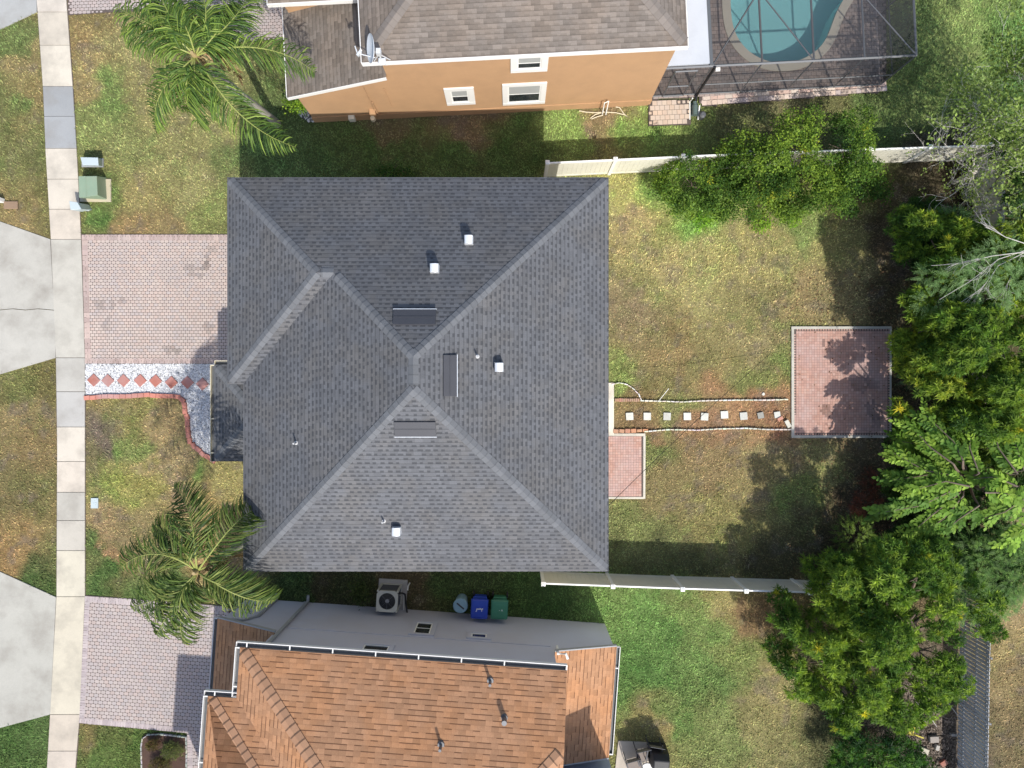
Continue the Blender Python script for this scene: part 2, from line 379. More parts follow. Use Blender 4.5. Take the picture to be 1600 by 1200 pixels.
struct(mb.build('ground', mat('far_grass', (.12, .13, .05), .95, .3, .04, .3, 2)))
mb = MB(); mb.b2((-34, -120, -.11), (-27.5, 120, -.02)); struct(mb.build('road', M['asphalt']))
mb = MB(); mb.b2((-27.5, -120, -.11), (-27.1, 120, .06), 0, (.45, .43, .38)); struct(mb.build('kerb', M['concrete']))

# ------------------------------------------------------------------ sidewalk and aprons
L_ = [(57,-40),(58,0),(68,140),(72,240),(80,372),(88,560),(89,620),(90,700),(89,930),(79,1116),(74,1200),(71,1260)]
R_ = [(102,-40),(104,0),(115,150),(121,250),(127,372),(133,560),(133,700),(133,930),(125,1116),(118,1200),(114,1260)]
def ix(tab, y):
    for (x0, y0), (x1, y1) in zip(tab, tab[1:]):
        if y0 <= y <= y1: return x0+(x1-x0)*(y-y0)/(y1-y0)
JY = [-40,19,71,135,182,232,280,327,374,559,612,667,721,769,813,860,932,1116,1173,1250]
CRE, GRY, GR2 = (.56,.50,.42), (.30,.30,.29), (.46,.44,.39)
SC = [(.55,.50,.43),(.52,.47,.39),(.58,.53,.44),(.285,.295,.30),(.31,.32,.325),(.55,.50,.42),(.55,.50,.42),(.54,.48,.40),(.46,.44,.385),(.43,.415,.375),(.42,.41,.385),(.57,.52,.44),(.57,.51,.43),(.44,.42,.37),(.47,.44,.38),(.54,.50,.40),(.53,.485,.385),(.50,.44,.36),(.50,.44,.37)]
mb = MB(); g = .35
for i in range(len(JY)-1):
    a, b = JY[i]+g, JY[i+1]-g; ys = [a]+[y for _, y in L_ if a < y < b]+[b]
    pts = [G(ix(L_, y), y) for y in ys]+[G(ix(R_, y), y) for y in ys[::-1]]
    mb.prism(pts, -.1, .03, 0, None, SC[i])
struct(mb.build('sidewalk', M['concrete'], bev=.008))
sw = [G(ix(L_, y)-1, y) for y in (-40,0,140,372,560,700,930,1116,1250)]+[G(ix(R_, y)+1, y) for y in (1250,1116,930,700,560,372,140,0,-40)]
keepout(sw); mb = MB(); mb.poly([(p[0], p[1], 0.002) for p in sw[::-1]]); struct(mb.build('sidewalk_joints', M['joint']))
def apron(pts, col, crack=None):
    q = [G(*p) for p in pts]; keepout(q); mb = MB(); mb.prism(q, -.1, .024, 0, None, col)
    o = struct(mb.build('apron', M['concrete']))
    return o
apron([(-270,230),(0,346),(79,374),(83,450),(87.5,484.5),(60,482),(40,484),(20,482),(0,484),(-270,480)], (.42,.405,.36))
apron([(-270,481),(0,485),(20,483),(40,485),(60,483),(87.5,485.5),(87,559),(0,585),(-270,700)], (.43,.415,.37))
apron([(-270,800),(0,893),(88,933),(79,1116),(0,1137),(-270,1220)], (.405,.395,.35))
apron([(-270,-60),(57,-60),(58,19),(0,46),(-270,120)], (.36,.365,.355))

# ------------------------------------------------------------------ paver areas
def pavers(name, poly, ang, pw, ph, cols, matl, z=.02, hexa=True, rnd=.05, jc=None, gap=.012, off=.5, kind='structure', dark_spots=None, hole=None):
    Pw = [G(*p) for p in poly]; keepout(Pw)
    mb = MB()
    if hole is None: mb.prism(Pw, -.1, z-.004, 1, 1)
    else:                                  # sheet laid in narrow strips that stop at the pool edge
        X0, X1 = min(p[0] for p in Pw), max(p[0] for p in Pw); Y0, Y1 = min(p[1] for p in Pw), max(p[1] for p in Pw); st_ = .1
        xx, yy = np.meshgrid(np.arange(X0, X1, st_), np.arange(Y0, Y1, st_)); ok = inpoly(xx+.05, yy+.05, Pw) & ~inpoly(xx+.05, yy+.05, hole)
        for j in range(ok.shape[0]):
            i = 0
            while i < ok.shape[1]:
                if ok[j, i]:
                    k = i
                    while k < ok.shape[1] and ok[j, k]: k += 1
                    a, b, c, d = xx[j,i], xx[j,k-1]+st_, yy[j,i], yy[j,i]+st_; mb.poly([(a,c,z-.004),(b,c,z-.004),(b,d,z-.004),(a,d,z-.004)], 1); i = k
                else: i += 1
    ca, sa = math.cos(ang), math.sin(ang); xs = [p[0] for p in Pw]; ys = [p[1] for p in Pw]
    cx, cy = sum(xs)/len(xs), sum(ys)/len(ys); Rr = max(max(xs)-min(xs), max(ys)-min(ys))*.8
    r = random.Random(5)
    for j in range(int(-Rr/ph), int(Rr/ph)+1):
        for i in range(int(-Rr/pw), int(Rr/pw)+1):
            u, v = (i+(off if j % 2 else 0))*pw, j*ph
            x, y = cx+u*ca-v*sa, cy+u*sa+v*ca
            if not inpoly(np.array([x]), np.array([y]), Pw)[0]: continue
            if hole and inpoly(np.array([x]), np.array([y]), hole)[0]: continue
            a, b = pw/2-gap/2, ph/2-gap/2; k = a*.28
            if hexa:
                sh = [(-a,-b*.5),(-a*.62,-b*1.04),(a*.62,-b*1.04),(a,-b*.5),(a,b*.5),(a*.62,b*1.04),(-a*.62,b*1.04),(-a,b*.5)]
            else: sh = [(-a,-b),(a,-b),(a,b),(-a,b)]
            q = [(x+s*ca-t*sa, y+s*sa+t*ca) for s, t in sh]
            if not all(inpoly(np.array([p[0] for p in q]), np.array([p[1] for p in q]), Pw)): 
                q = [(x+s*.6*ca-t*.6*sa, y+s*.6*sa+t*.6*ca) for s, t in sh]
                if not all(inpoly(np.array([p[0] for p in q]), np.array([p[1] for p in q]), Pw)): continue
            c = r.choice(cols); f = 1+r.uniform(-rnd, rnd)
            if dark_spots:
                for sx, sy, sr, sf in dark_spots:
                    d = math.hypot((x*40+800-sx), (600-y*40-sy))
                    if d < sr*(.6+.8*r.random()): f *= sf
            mb.poly([(p[0], p[1], z+r.uniform(0, .002)) for p in q], 0, None, tuple(k2*f*.93 for k2 in c))
    return struct(mb.build(name, [matl, jc or M['joint']]))
def border(mb, a, b, w=.10, d=.2, z=.026, cols=((.42,.33,.29),), side=1, rnd=.12):
    a, b = Vector(G(*a)), Vector(G(*b)); t = (b-a); L = t.length; t.normalize(); n = Vector((-t.y, t.x))*side
    k = max(1, int(L/w)); w = L/k; r = random.Random(9)
    for i in range(k):
        p0 = a+t*(i*w+.007); p1 = a+t*((i+1)*w-.007); f = 1+r.uniform(-rnd, rnd); c = tuple(x*f for x in r.choice(cols))
        q = [p0, p1, p1+n*d, p0+n*d]; q = q if side > 0 else q[::-1]
        mb.poly([(x.x, x.y, z) for x in q], 0, None, c)
PK = [(.52,.425,.375),(.50,.41,.365),(.53,.44,.385),(.48,.41,.38),(.52,.41,.355)]
st = [(300,420,9,.72),(322,415,6,.6),(325,405,5,.7),(316,430,6,.75),(155,475,7,.75),(175,475,5,.7),(190,470,5,.75),(170,500,6,.8),(165,512,6,.8),(325,510,7,.75),(262,545,8,.7),(275,548,5,.6),(330,390,7,.8)]  # stains on the driveway pavers
pavers('driveway', [(128,366),(463,366),(463,568),(133,568)], 0, .165, .118, PK, M['paver'], dark_spots=st)
mb = MB(); BC = [(.42,.32,.29),(.45,.35,.31),(.38,.29,.26)]
border(mb, (128,367),(463,367), side=-1, cols=BC, d=.22); border(mb, (133,568),(463,568), side=1, cols=BC, d=.19)
for o_ in (0,4.6): border(mb, (128.6+o_,375),(133.6+o_,561), side=1, cols=BC, d=.105, w=.2)
struct(mb.build('driveway_border', M['paver']))
PS = [(.45,.385,.36),(.44,.375,.355),(.46,.395,.365),(.42,.37,.355),(.46,.375,.34)]
pavers('driveway', [(133,930),(348,946),(380,950),(372,1010),(330,1300),(292,1300),(292,1145),(124,1130)], R(-3.5), .18, .135, PS, M['paver'], dark_spots=[(245,1070,22,1.0)])
mb = MB(); BS = [(.40,.34,.34),(.44,.38,.37)]
border(mb, (133,931),(348,947), side=-1, cols=BS, d=.22); border(mb, (124,1129),(293,1145), side=1, cols=BS, d=.2)
border(mb, (133,940),(124.5,1122), side=1, cols=BS, d=.2); border(mb, (293,1147),(293,1290), side=1, cols=BS, d=.2)
struct(mb.build('driveway_border', M['paver']))
pavers('driveway', [(104,-60),(107,24),(172,19),(340,14),(345,68),(470,60),(470,-60)], R(2), .165, .118, [(.46,.38,.35),(.43,.37,.345)], M['paver'])
RD = [(.49,.285,.225),(.52,.31,.245),(.46,.27,.215),(.51,.33,.27)]
st2 = [(1290,640,9,.6),(1340,600,14,.62),(1362,600,10,.55),(1365,640,12,.5),(1372,660,8,.6),(1350,580,10,.7),(1285,535,4,.5),(1294,534,3,.4),(1330,555,8,.85)]  # darker round patches on the red patio pavers
pavers('patio', [(1240,514),(1390,514),(1389,680),(1239,680)], 0, .102, .102, RD, M['redpaver'], z=.05, hexa=False, jc=M['joint'], off=0, rnd=.08, gap=.006, dark_spots=st2)
mb = MB(); ce = (.50,.48,.42)
for a, b in (((1236,510),(1392,514)),((1236,514),(1240,684)),((1240,680),(1391,684)),((1389,514),(1392,680))):
    mb.b2((*G(a[0], b[1]), -.05), (*G(b[0], a[1]), .055), 0, ce)
struct(mb.build('patio_edge', M['concrete'], bev=.01))
pavers('patio', [(905,681),(1005,681),(1005,776),(905,776)], 0, .102, .102, RD, M['redpaver'], z=.05, hexa=False, off=0, rnd=.1, gap=.006)
mb = MB()
for a, b in (((905,677),(1008,681)),((1005,681),(1008,779)),((905,776),(1005,779))):
    mb.b2((*G(a[0], b[1]), -.05), (*G(b[0], a[1]), .055), 0, (.55,.52,.44))
struct(mb.build('patio_edge', M['concrete'], bev=.01))
q = [G(905,598), G(959,598), G(959,679.5), G(905,679.5)]; keepout(q)
mb = MB(); mb.prism(q, -.05, .06, 0, None, (.70,.64,.54)); struct(mb.build('patio_slab', M['concrete'], bev=.01))
for n_, pl in (('patio', [(1013,157),(1078,157),(1079,195),(1013,197)]),):
    pavers(n_, pl, R(2.5), .19, .19, [(.62,.50,.39),(.58,.47,.38),(.60,.46,.35)], M['paver'], z=.07, hexa=False)
pavers('pool_deck', [(1013,158),(1090,153),(1096,167),(1385,144),(1384,128),(1384,-60),(1000,-60)], R(2.9), .20, .15, [(.42,.33,.29),(.37,.30,.27),(.45,.36,.32),(.33,.28,.26)], M['paver'], z=.06, hexa=False, rnd=.12, hole=pm_)
mb = MB(); border(mb, (1096,166),(1385,143), w=.2, d=.2, z=.068, side=1, cols=[(.56,.44,.36),(.62,.50,.42),(.52,.43,.40)]); border(mb, (1098,158.5),(1384,136), w=.28, d=.16, z=.068, side=1, cols=[(.56,.40,.33),(.60,.50,.42)]); struct(mb.build('pool_deck_border', M['paver']))
q = [G(966,1157), G(1036,1161), G(1040,1300), G(950,1300)]; keepout(q)
mb = MB(); mb.prism(q, -.05, .04, 0, None, (.44,.39,.33)); struct(mb.build('patio_slab', M['concrete']))

# ------------------------------------------------------------------ gravel bed
GR = [(134,568.5),(400,568.5),(400,715),(330,721),(318,712),(304,696),(296,680),(293,655),(289,635),(284,622),(272,617),(134,617)]
GRw = [G(*p) for p in GR]; keepout(GRw)
mb = MB(); mb.prism(GRw, -.1, .012); struct(mb.build('gravel_base', mat('gravel_base', (.42,.43,.45), .9, .2, 9, .3, 50)))
n = 15000; x = rng.uniform(-16.7, -10, n*2); y = rng.uniform(-3.2, .85, n*2); k = inpoly(x, y, GRw); x, y = x[k][:n], y[k][:n]; n = len(x)
r = rng.uniform(.016, .034, n); a = rng.uniform(0, 6.28, n)
oc = np.array([(1,0,0),(0,1,0),(-1,0,0),(0,-1,0),(0,0,.7),(0,0,-.7)]); of = np.array([(0,1,4),(1,2,4),(2,3,4),(3,0,4)])
sx = oc[None,:,0]*np.cos(a)[:,None]-oc[None,:,1]*np.sin(a)[:,None]; sy = oc[None,:,0]*np.sin(a)[:,None]*.75+oc[None,:,1]*np.cos(a)[:,None]
V = np.stack([x[:,None]+sx*r[:,None], y[:,None]+sy*r[:,None], .014+oc[None,:,2]*r[:,None]*.8+rng.uniform(0,.012,(n,1))], 2).reshape(-1,3)
F = (of[None]+6*np.arange(n)[:,None,None]).reshape(-1,3)
cc = np.where(rng.random(n)<.10, .16, rng.uniform(.52,.80,n)); col = np.repeat(np.stack([cc*.98,cc*.99,cc],1),6,0)
o = np_mesh('gravel', V, F, col, mat('pebble', (1,1,1), .7, .05, attr=True)); setup(o, 'white pebble gravel filling the walkway bed beside the driveway', 'gravel', kind='stuff')
# red diamond stepping tiles
names = ['leftmost, by the sidewalk', 'second from the sidewalk', 'third from the sidewalk', 'fourth from the sidewalk', 'fourth from the porch', 'third from the porch', 'second from the porch', 'nearest the porch, in full shade']
for i, (px, py) in enumerate([(147.5,594),(169.5,594.5),(194,594.5),(220,594.5),(244,595),(268.5,597.5),(293.5,597.5),(317,600)]):
    x, y = G(px, py); mb = MB(Matrix.Translation((x, y, .03)) @ Matrix.Rotation(R(45+random.uniform(-3,3)), 4, 'Z'))
    f = random.uniform(.85, 1.1); mb.box((0,0,.012), (.36,.36,.045), 0, 0, (.42*f,.155*f,.115*f))
    setup(mb.build('stepping_tile', M['redpaver'], loc=(x, y, .03), bev=.006), 'red square tile set as a diamond in white gravel, '+names[i], 'tile', 'red diamond tiles in the white gravel')
# red bricks edging the bed
path = [(133,622),(168,619),(200,619),(233,617),(262,619),(280,620),(288,627),(290,640),(294,655),(295,672),(297,686),(306,699),(318,709),(333,718)]
pw_ = [Vector(G(*p)) for p in path]; pos = []
d = 0; step = .235
for a, b in zip(pw_, pw_[1:]):
    L = (b-a).length
    while d < L:
        pos.append((a+(b-a)*d/L, math.atan2((b-a).y, (b-a).x))); d += step
    d -= L
for i, (p, an) in enumerate(pos):
    mb = MB(Matrix.Translation((p.x, p.y, 0)) @ Matrix.Rotation(an+random.uniform(-.08,.08), 4, 'Z'))
    f = random.uniform(.85, 1.15); mb.box((.115,random.uniform(-.01,.01),.05), (.225,.17,.11), 0, 0, (.48*f,.19*f,.14*f))
    setup(mb.build('edging_brick', M['redpaver'], loc=(p.x, p.y, 0), bev=.01), 'red brick laid in the curved row between white gravel and front lawn', 'brick', 'red bricks edging the white gravel bed')
keepout([(p.x-.1, p.y+.12) for p in pw_]+[(p.x+.02, p.y-.1) for p in pw_[::-1]])

# ------------------------------------------------------------------ back garden path
ws = ['nearest the house', 'second from the house', 'third from the house', 'fourth from the house', 'fifth from the house', 'sixth from the house, set slightly higher', 'seventh from the house', 'faded, second from the red patio', 'tilted one beside the red patio']
for i, (px, py, an, f) in enumerate([(983.5,650.5,3,1),(1011,650.5,0,.95),(1042,650.5,-2,.95),(1073.5,650.5,1,1),(1100.5,651,-4,.95),(1131.5,648,3,1),(1161.5,650,5,.95),(1188,649,12,.6),(1214,648,8,.9)]):
    x, y = G(px, py); mb = MB(Matrix.Translation((x, y, 0)) @ Matrix.Rotation(R(an), 4, 'Z'))
    s = .29 if i < 7 else .24; mb.box((0,0,.03), (s,s,.05), 0, 0, (.62*f,.63*f,.58*f))
    setup(mb.build('stepping_stone', M['concrete'], loc=(x, y, 0), bev=.008), 'white square stepping stone in the back path, '+ws[i], 'stepping stone', 'white stepping stones of the back path')
    keepout([(x-.15,y-.15),(x+.15,y-.15),(x+.15,y+.15),(x-.15,y+.15)])
def strip(name, pts, lab, cat, w=.05, h=.09, col=(.74,.72,.64), seg=.17, group=None):
    q = [Vector(G(*p)) for p in pts]; mb = MB(); d = 0
    for a, b in zip(q, q[1:]):
        L = (b-a).length; t = (b-a)/L; an = math.atan2(t.y, t.x)
        while d < L:
            p = a+t*d; mb.box((p.x, p.y, h/2+random.uniform(-.012,.012)), (seg*.88, w*random.uniform(.8,1.15), h), 0, an+random.uniform(-.1,.1), tuple(c*random.uniform(.85,1.05) for c in col)); d += seg
        d -= L
    return setup(mb.build(name, M['concrete'], loc=(q[0].x, q[0].y, 0), bev=.01), lab, cat, group)
strip('garden_edging', [(1003,626),(1040,627),(1065,628),(1100,626),(1150,625),(1200,625),(1232,624)], 'thin white scalloped edging along the north side of the back path', 'edging', group='white scalloped edgings')
strip('garden_edging', [(1009,674),(1045,671),(1090,672),(1120,670),(1165,669),(1200,671),(1235,671)], 'thin white scalloped edging along the south side of the back path', 'edging', group='white scalloped edgings')
strip('garden_edging', [(958,600),(968,598),(980,601),(990,608),(998,617),(1002,626)], 'white edging bent in a quarter circle beside the house corner', 'edging', w=.04, group='white scalloped edgings')
strip('brick_row', [(962,625),(1000,625)], 'short row of tan bricks on edge north of the back path', 'bricks', w=.13, h=.07, col=(.45,.27,.17), seg=.08)
strip('brick_row', [(962,673.5),(1008,672.5)], 'short row of orange and tan bricks beside the small red patio', 'bricks', w=.14, h=.08, col=(.56,.26,.15), seg=.23)
x, y = G(1218,654); mb = MB(); mb.box((x,y,.06), (.22,.12,.08), 0, .5, (.55,.22,.12)); setup(mb.build('loose_brick', M['redpaver'], loc=(x,y,0), bev=.01), 'loose orange brick lying at the end of the back path', 'brick')
x, y = G(1230,662); mb = MB(); mb.box((x,y,.06), (.16,.30,.08), 0, .5, (.6,.58,.5)); setup(mb.build('concrete_chunk', M['concrete'], loc=(x,y,0), bev=.01), 'pale chunk of concrete leaning against the red patio edge', 'concrete block')
x, y = G(1192.5,615.5); mb = MB(); 
import bmesh
mb.tube([(x,y,0),(x,y,.05)], [.07,.05], 10, 0, (.7,.68,.6)); setup(mb.build('white_rock', M['concrete'], loc=(x,y,0)), 'small white round lump on the grass above the back path', 'rock')
# thin pale rod in the grass
mb = MB(); mb.tube([P(1028,628,.05), P(1045,607,.12)], .012, 6); p = P(1028,628,0)
setup(mb.build('garden_rod', M['vinyl_w'], loc=p), 'thin pale rod sticking out of the grass by the path edging', 'rod')
# ------------------------------------------------------------------ frames, roofs, windows
class Fr:
    """local frame on the ground: u along a wall, v to its left"""
    def __init__(s, px, py, deg):
        s.o = Vector(G(px, py)); a = R(deg); s.u = Vector((math.cos(a), math.sin(a))); s.n = Vector((-math.sin(a), math.cos(a))); s.a = a
        s.M = Matrix.Translation((s.o.x, s.o.y, 0)) @ Matrix.Rotation(a, 4, 'Z')
    def loc(s, p): d = Vector((p[0], p[1]))-s.o; return d.dot(s.u), d.dot(s.n)
    def img(s, px, py, z): return s.loc(P(px, py, z))
    def wall(s, v, px, py):
        a = Vector((0, 0, H)); b = P(px, py, 0); va, vb = s.loc(a)[1], s.loc(b)[1]
        t = (v-va)/(vb-va); q = a+(b-a)*t; return s.loc(q)[0], q.z
def face(mb, pts, down, m=0):
    """roof face with uv in metres: u along the eave, v up the slope"""
    A = [Vector(p) for p in pts]; d = Vector((down[0], down[1], 0)).normalized(); n = (A[1]-A[0]).cross(A[2]-A[0]).normalized()
    if n.z < 0: A = A[::-1]; n = -n
    al = Vector((-d.y, d.x, 0)); up = n.cross(al).normalized()
    if up.z < 0: up = -up
    mb.poly(A, m, [(p.dot(al), p.dot(up)) for p in A]); return n
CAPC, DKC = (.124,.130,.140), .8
def cap(mb, p, q, n1, n2, w=.16, m=0, seg=.2, lift=.015):
    p, q = Vector(p), Vector(q); p = p+(q-p).normalized()*w*.9; d = (q-p); L = d.length; d.normalize(); k = max(1, int(L/seg)); mid = (n1+n2).normalized()
    e = []
    for n in (n1, n2):
        x = n.cross(d).normalized()
        o = n2 if n is n1 else n1
        if x.dot(o) > 0: x = -x
        e.append(x)
    for i in range(k):
        a = p+d*(L*i/k); b = p+d*(L*(i+1)/k); f = random.uniform(.9, 1.1); h0, h1 = lift+.012, lift
        for x, n in ((e[0], n1), (e[1], n2)):
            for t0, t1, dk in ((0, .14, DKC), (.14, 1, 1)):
                aa, bb = a.lerp(b, t0), a.lerp(b, t1); ha, hb = h0+(h1-h0)*t0, h0+(h1-h0)*t1
                q4 = [aa+mid*ha, bb+mid*hb, bb+x*w+n*hb*.7, aa+x*w+n*ha*.7]
                nn = (q4[1]-q4[0]).cross(q4[2]-q4[0]); q4 = q4 if nn.dot(n) > 0 else q4[::-1]
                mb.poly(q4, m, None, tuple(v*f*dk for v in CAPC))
            ed = [a+x*w+n*h0*.7, a+x*w, b+x*w, b+x*w+n*h1*.7]; mb.poly(ed, m, None, CAPC)
        mb.poly([a+mid*h0, a+e[0]*w+n1*h0*.7, a+e[0]*w, a, a+e[1]*w, a+e[1]*w+n2*h0*.7], m, None, CAPC)
def window(par, fr, v, side, u0, u1, z0, z1, trim=.13, tm='white', slider=False, blind=True):
    """window in the wall v = const; side = +1 when the wall looks to +v"""
    s = side; mb = MB(fr.M); t = trim
    def bb(a, b, c, d, y0, y1, m): mb.b2((a, v+s*y0, c), (b, v+s*y1, d), m)
    bb(u0-t, u1+t, z1, z1+t, -.02, .05, 0); bb(u0-t, u1+t, z0-t, z0, -.02, .055, 0); bb(u0-t, u0, z0, z1, -.02, .05, 0); bb(u1, u1+t, z0, z1, -.02, .05, 0)
    w_ = mb.build('window', M[tm], par, bev=.006)
    mb = MB(fr.M); f = .045; zm = (z0+z1)/2
    bb(u0, u1, z1-f, z1, -.02, .03, 0); bb(u0, u1, z0, z0+f, -.02, .03, 0); bb(u0, u0+f, z0+f, z1-f, -.02, .03, 0); bb(u1-f, u1, z0+f, z1-f, -.02, .03, 0)
    if z1-z0 > .6: bb(u0+f, u1-f, zm-.02, zm+.02, -.02, .028, 0)
    mb.build('sash', M['vinyl_w'], w_)
    mb = MB(fr.M)
    if z1-z0 > .6:
        bb(u0+f, u1-f, z0+f, zm-.02, -.02, .014, 0); bb(u0+f, u1-f, zm+.02, z1-f, -.02, .022, 1 if blind else 0)
    else: bb(u0+f, u1-f, z0+f, z1-f, -.02, .014, 0)
    mb.build('pane', [M['glass'], M['blind']], w_)
    return w_
def gutter(par, fr, pts, z, name='gutter', out='white', w=.13, straps=1.3):
    """open trough along local polyline; outer side to the left of travel"""
    mb = MB(fr.M); h = .12
    q = [Vector(p) for p in pts]
    for a, b in zip(q, q[1:]):
        t = (b-a).normalized(); n = Vector((-t.y, t.x)); L = (b-a).length
        def P3(p, o, zz): r_ = p+n*o; return (r_.x, r_.y, zz)
        for o0, o1, z0, z1, m in ((w-.010, w+.010, z-h, z+.012, 0), (0.0, .012, z-h, z, 1), (.012, w-.016, z-h, z-h+.02, 1)):
            v8 = [P3(a, o0, z0), P3(b, o0, z0), P3(b, o1, z0), P3(a, o1, z0), P3(a, o0, z1), P3(b, o0, z1), P3(b, o1, z1), P3(a, o1, z1)]
            for f_ in ((3,2,1,0),(4,5,6,7),(0,1,5,4),(1,2,6,5),(2,3,7,6),(3,0,4,7)): mb.poly([v8[k] for k in f_], m)
        k = int(L/straps)
        for i in range(k+1):
            p = a+t*min(L-.02, (i+.25)*straps) if i < k+0 else a+t*(L-.02)
            c = p+n*(w/2-.002); mb.box((c.x, c.y, z-.004), (.035, w-.04, .014), 0, math.atan2(t.y, t.x))
        if w: 
            for e_ in (a, b): c = e_+n*(w/2); mb.box((c.x, c.y, z-h/2), (.012, w-.01, h-.01), 0, math.atan2(t.y, t.x))
    return mb.build(name, [M[out], M['gutter_in']], par)

# ================================================================== MAIN HOUSE
ze = 5.7; pt = .5
w0 = P(380, 893, ze); e0 = P(951, 277, ze); xw = P(355, 277, ze).x; ys = P(355, 600, ze).y
x0, y0, x1, y1 = w0.x, w0.y, e0.x, e0.y; half = (x1-x0)/2; xm = (x0+x1)/2; h2 = (y1-ys)/2
Z = Fr(800, 600, 0)
house = thing('house', 'two-storey house with large dark grey hipped shingle roof in the centre', 'house', (xm, (y0+y1)/2, 0))
zz = lambda d: ze+pt*d
NW, NE, SE_, SW = (xw,y1,ze), (x1,y1,ze), (x1,y0,ze), (x0,y0,ze)
AN = (xm, y1-half, zz(half)); AS = (xm, y0+half, zz(half)); A = (xw+h2, y1-h2, zz(h2)); B = (x0+h2, y1-h2, zz(h2)); XS = (xw,ys,ze); XI = (x0,ys,ze)
mb = MB()
nN = face(mb, [NW, NE, AN, B, A], (0,1)); nE = face(mb, [NE, SE_, AS, AN], (1,0)); nS = face(mb, [SE_, SW, AS], (0,-1))
nW = face(mb, [SW, XI, B, AN, AS], (-1,0)); face(mb, [XS, NW, A], (-1,0)); nXS = face(mb, [XS, A, B, XI], (0,-1))
rf = mb.build('roof', M['shingle'], house)
mb = MB()
for p, q, a, b in ((SW,AS,nS,nW),(SE_,AS,nS,nE),(AS,AN,nW,nE),(NE,AN,nN,nE),(B,AN,nN,nW),(A,B,nN,nXS),(NW,A,nN,nW),(XS,A,nXS,nW)): cap(mb, p, q, a, b, .145)
mb.build('ridge_cap', M['cap'], rf)
mb = MB(); t = .03                                   # fascia and soffit under the roof edge
ring = [(xw,y1),(x1,y1),(x1,y0),(x0,y0),(x0,ys),(xw,ys)]
mb.prism([(x0+.02,y0+.02),(x1-.02,y0+.02),(x1-.02,y1-.02),(x0+.02,y1-.02)], ze-.2, ze-.012, 0, bottom=True)
mb.prism([(xw+.02,ys+.02),(x0+.3,ys+.02),(x0+.3,y1-.021),(xw+.02,y1-.021)], ze-.2, ze-.014, 0, bottom=True)
mb.build('fascia', M['cream'], house)
wl = .42; mb = MB()
mb.prism([(x0+wl,y0+wl),(x1-wl,y0+wl),(x1-wl,y1-wl),(x0+wl,y1-wl)], -.1, ze-.2)
mb.prism([(xw+wl,ys+wl),(x0+2,ys+wl),(x0+2,y1-wl-.003),(xw+wl,y1-wl-.003)], -.1, ze-.203)
mb.build('wall', M['stucco_t'], house)
keepout([(x0+wl-.05,y0+wl-.05),(x1-wl+.05,y0+wl-.05),(x1-wl+.05,y1-wl+.05),(xw+wl-.05,y1-wl+.05),(xw+wl-.05,ys+wl),(x0+wl,ys+wl)])
# openings in the walls under the eaves
F_E = Fr(800+(x1-wl)*40, 600-y0*40, 90)      # u runs north, -v looks east
for u in (2.2, 8.8): window(house, F_E, 0, -1, u, u+1.2, 3.5, 4.8)
window(house, F_E, 0, -1, 8.6, 9.8, 1.0, 2.2)
F_W = Fr(800+(xw+wl)*40, 600-ys*40, 90)
for u in (1.3, 4.0): window(house, F_W, 0, 1, u, u+1.2, 3.7, 4.9)
F_N = Fr(800+x0*40, 600-(y1-wl)*40, 0)
for u in (3., 7.5): window(house, F_N, 0, 1, u, u+.9, 3.7, 4.8)
F_S = Fr(800+x0*40, 600-(y0+wl)*40, 0)
for u in (2.6, 6.2): window(house, F_S, 0, -1, u, u+.9, 3.7, 4.8)
mb = MB(); gx0 = xw+wl
for k in range(4): mb.b2((gx0-.05, ys+wl+.6, .05+k*.54), (gx0+.02, y1-wl-.6, .57+k*.54), 0)
mb.build('garage_door', M['white'], house, bev=.01)
mb = MB(); mb.b2((x1-wl-.02, P(0,655,0).y, .08), (x1-wl+.03, P(0,610,0).y, 2.15), 0); sd_ = mb.build('sliding_door', M['white'], house, bev=.01)
mb = MB(); mb.b2((x1-wl+.03, P(0,652,0).y, .18), (x1-wl+.036, P(0,634,0).y, 2.05)); mb.b2((x1-wl+.03, P(0,631,0).y, .18), (x1-wl+.036, P(0,613,0).y, 2.05)); mb.build('pane', M['glass'], sd_)
mb = MB(); mb.b2((x0+wl-.03, P(0,650,0).y, .06), (x0+wl+.02, P(0,626,0).y, 2.1)); mb.build('front_door', M['wood'], house, bev=.01)
# porch roof (single storey, hipped, against the front wall)
zp = 2.8; a = P(335,570,zp); b = P(335,721,zp); px0, pn, ps = a.x, a.y, b.y; pe = x0+wl+.01; k = .38; pd = pe-px0
mb = MB()
T1 = (pe, pn-pd, zp+k*pd); T2 = (pe, ps+pd, zp+k*pd)
mid = (pn+ps)/2
if pn-pd < ps+pd:
    hh = (pn-ps)/2; T1 = (px0+hh, mid, zp+k*hh); T2 = T1
    a1 = face(mb, [(px0,ps,zp),(px0,pn,zp),T1], (-1,0))
    a2 = face(mb, [(px0,pn,zp),(pe,pn,zp),(pe,mid,zp+k*hh),T1], (0,1)); a3 = face(mb, [(px0,ps,zp),T1,(pe,mid,zp+k*hh),(pe,ps,zp)], (0,-1))
else:
    a1 = face(mb, [(px0,ps,zp),(px0,pn,zp),T1,T2], (-1,0)); a2 = face(mb, [(px0,pn,zp),(pe,pn,zp),T1], (0,1)); a3 = face(mb, [(px0,ps,zp),T2,(pe,ps,zp)], (0,-1))
pr = mb.build('porch_roof', M['shingle'], house)
mb = MB(); cap(mb, (px0,pn,zp), T1, a1, a2, .15); cap(mb, (px0,ps,zp), T2, a1, a3, .15); mb.build('ridge_cap', M['cap'], pr)
mb = MB(); mb.prism([(px0+.02,ps+.02),(pe,ps+.02),(pe,pn-.02),(px0+.02,pn-.02)], zp-.2, zp-.01, 0, bottom=True); mb.build('fascia', M['greytrim'], pr)
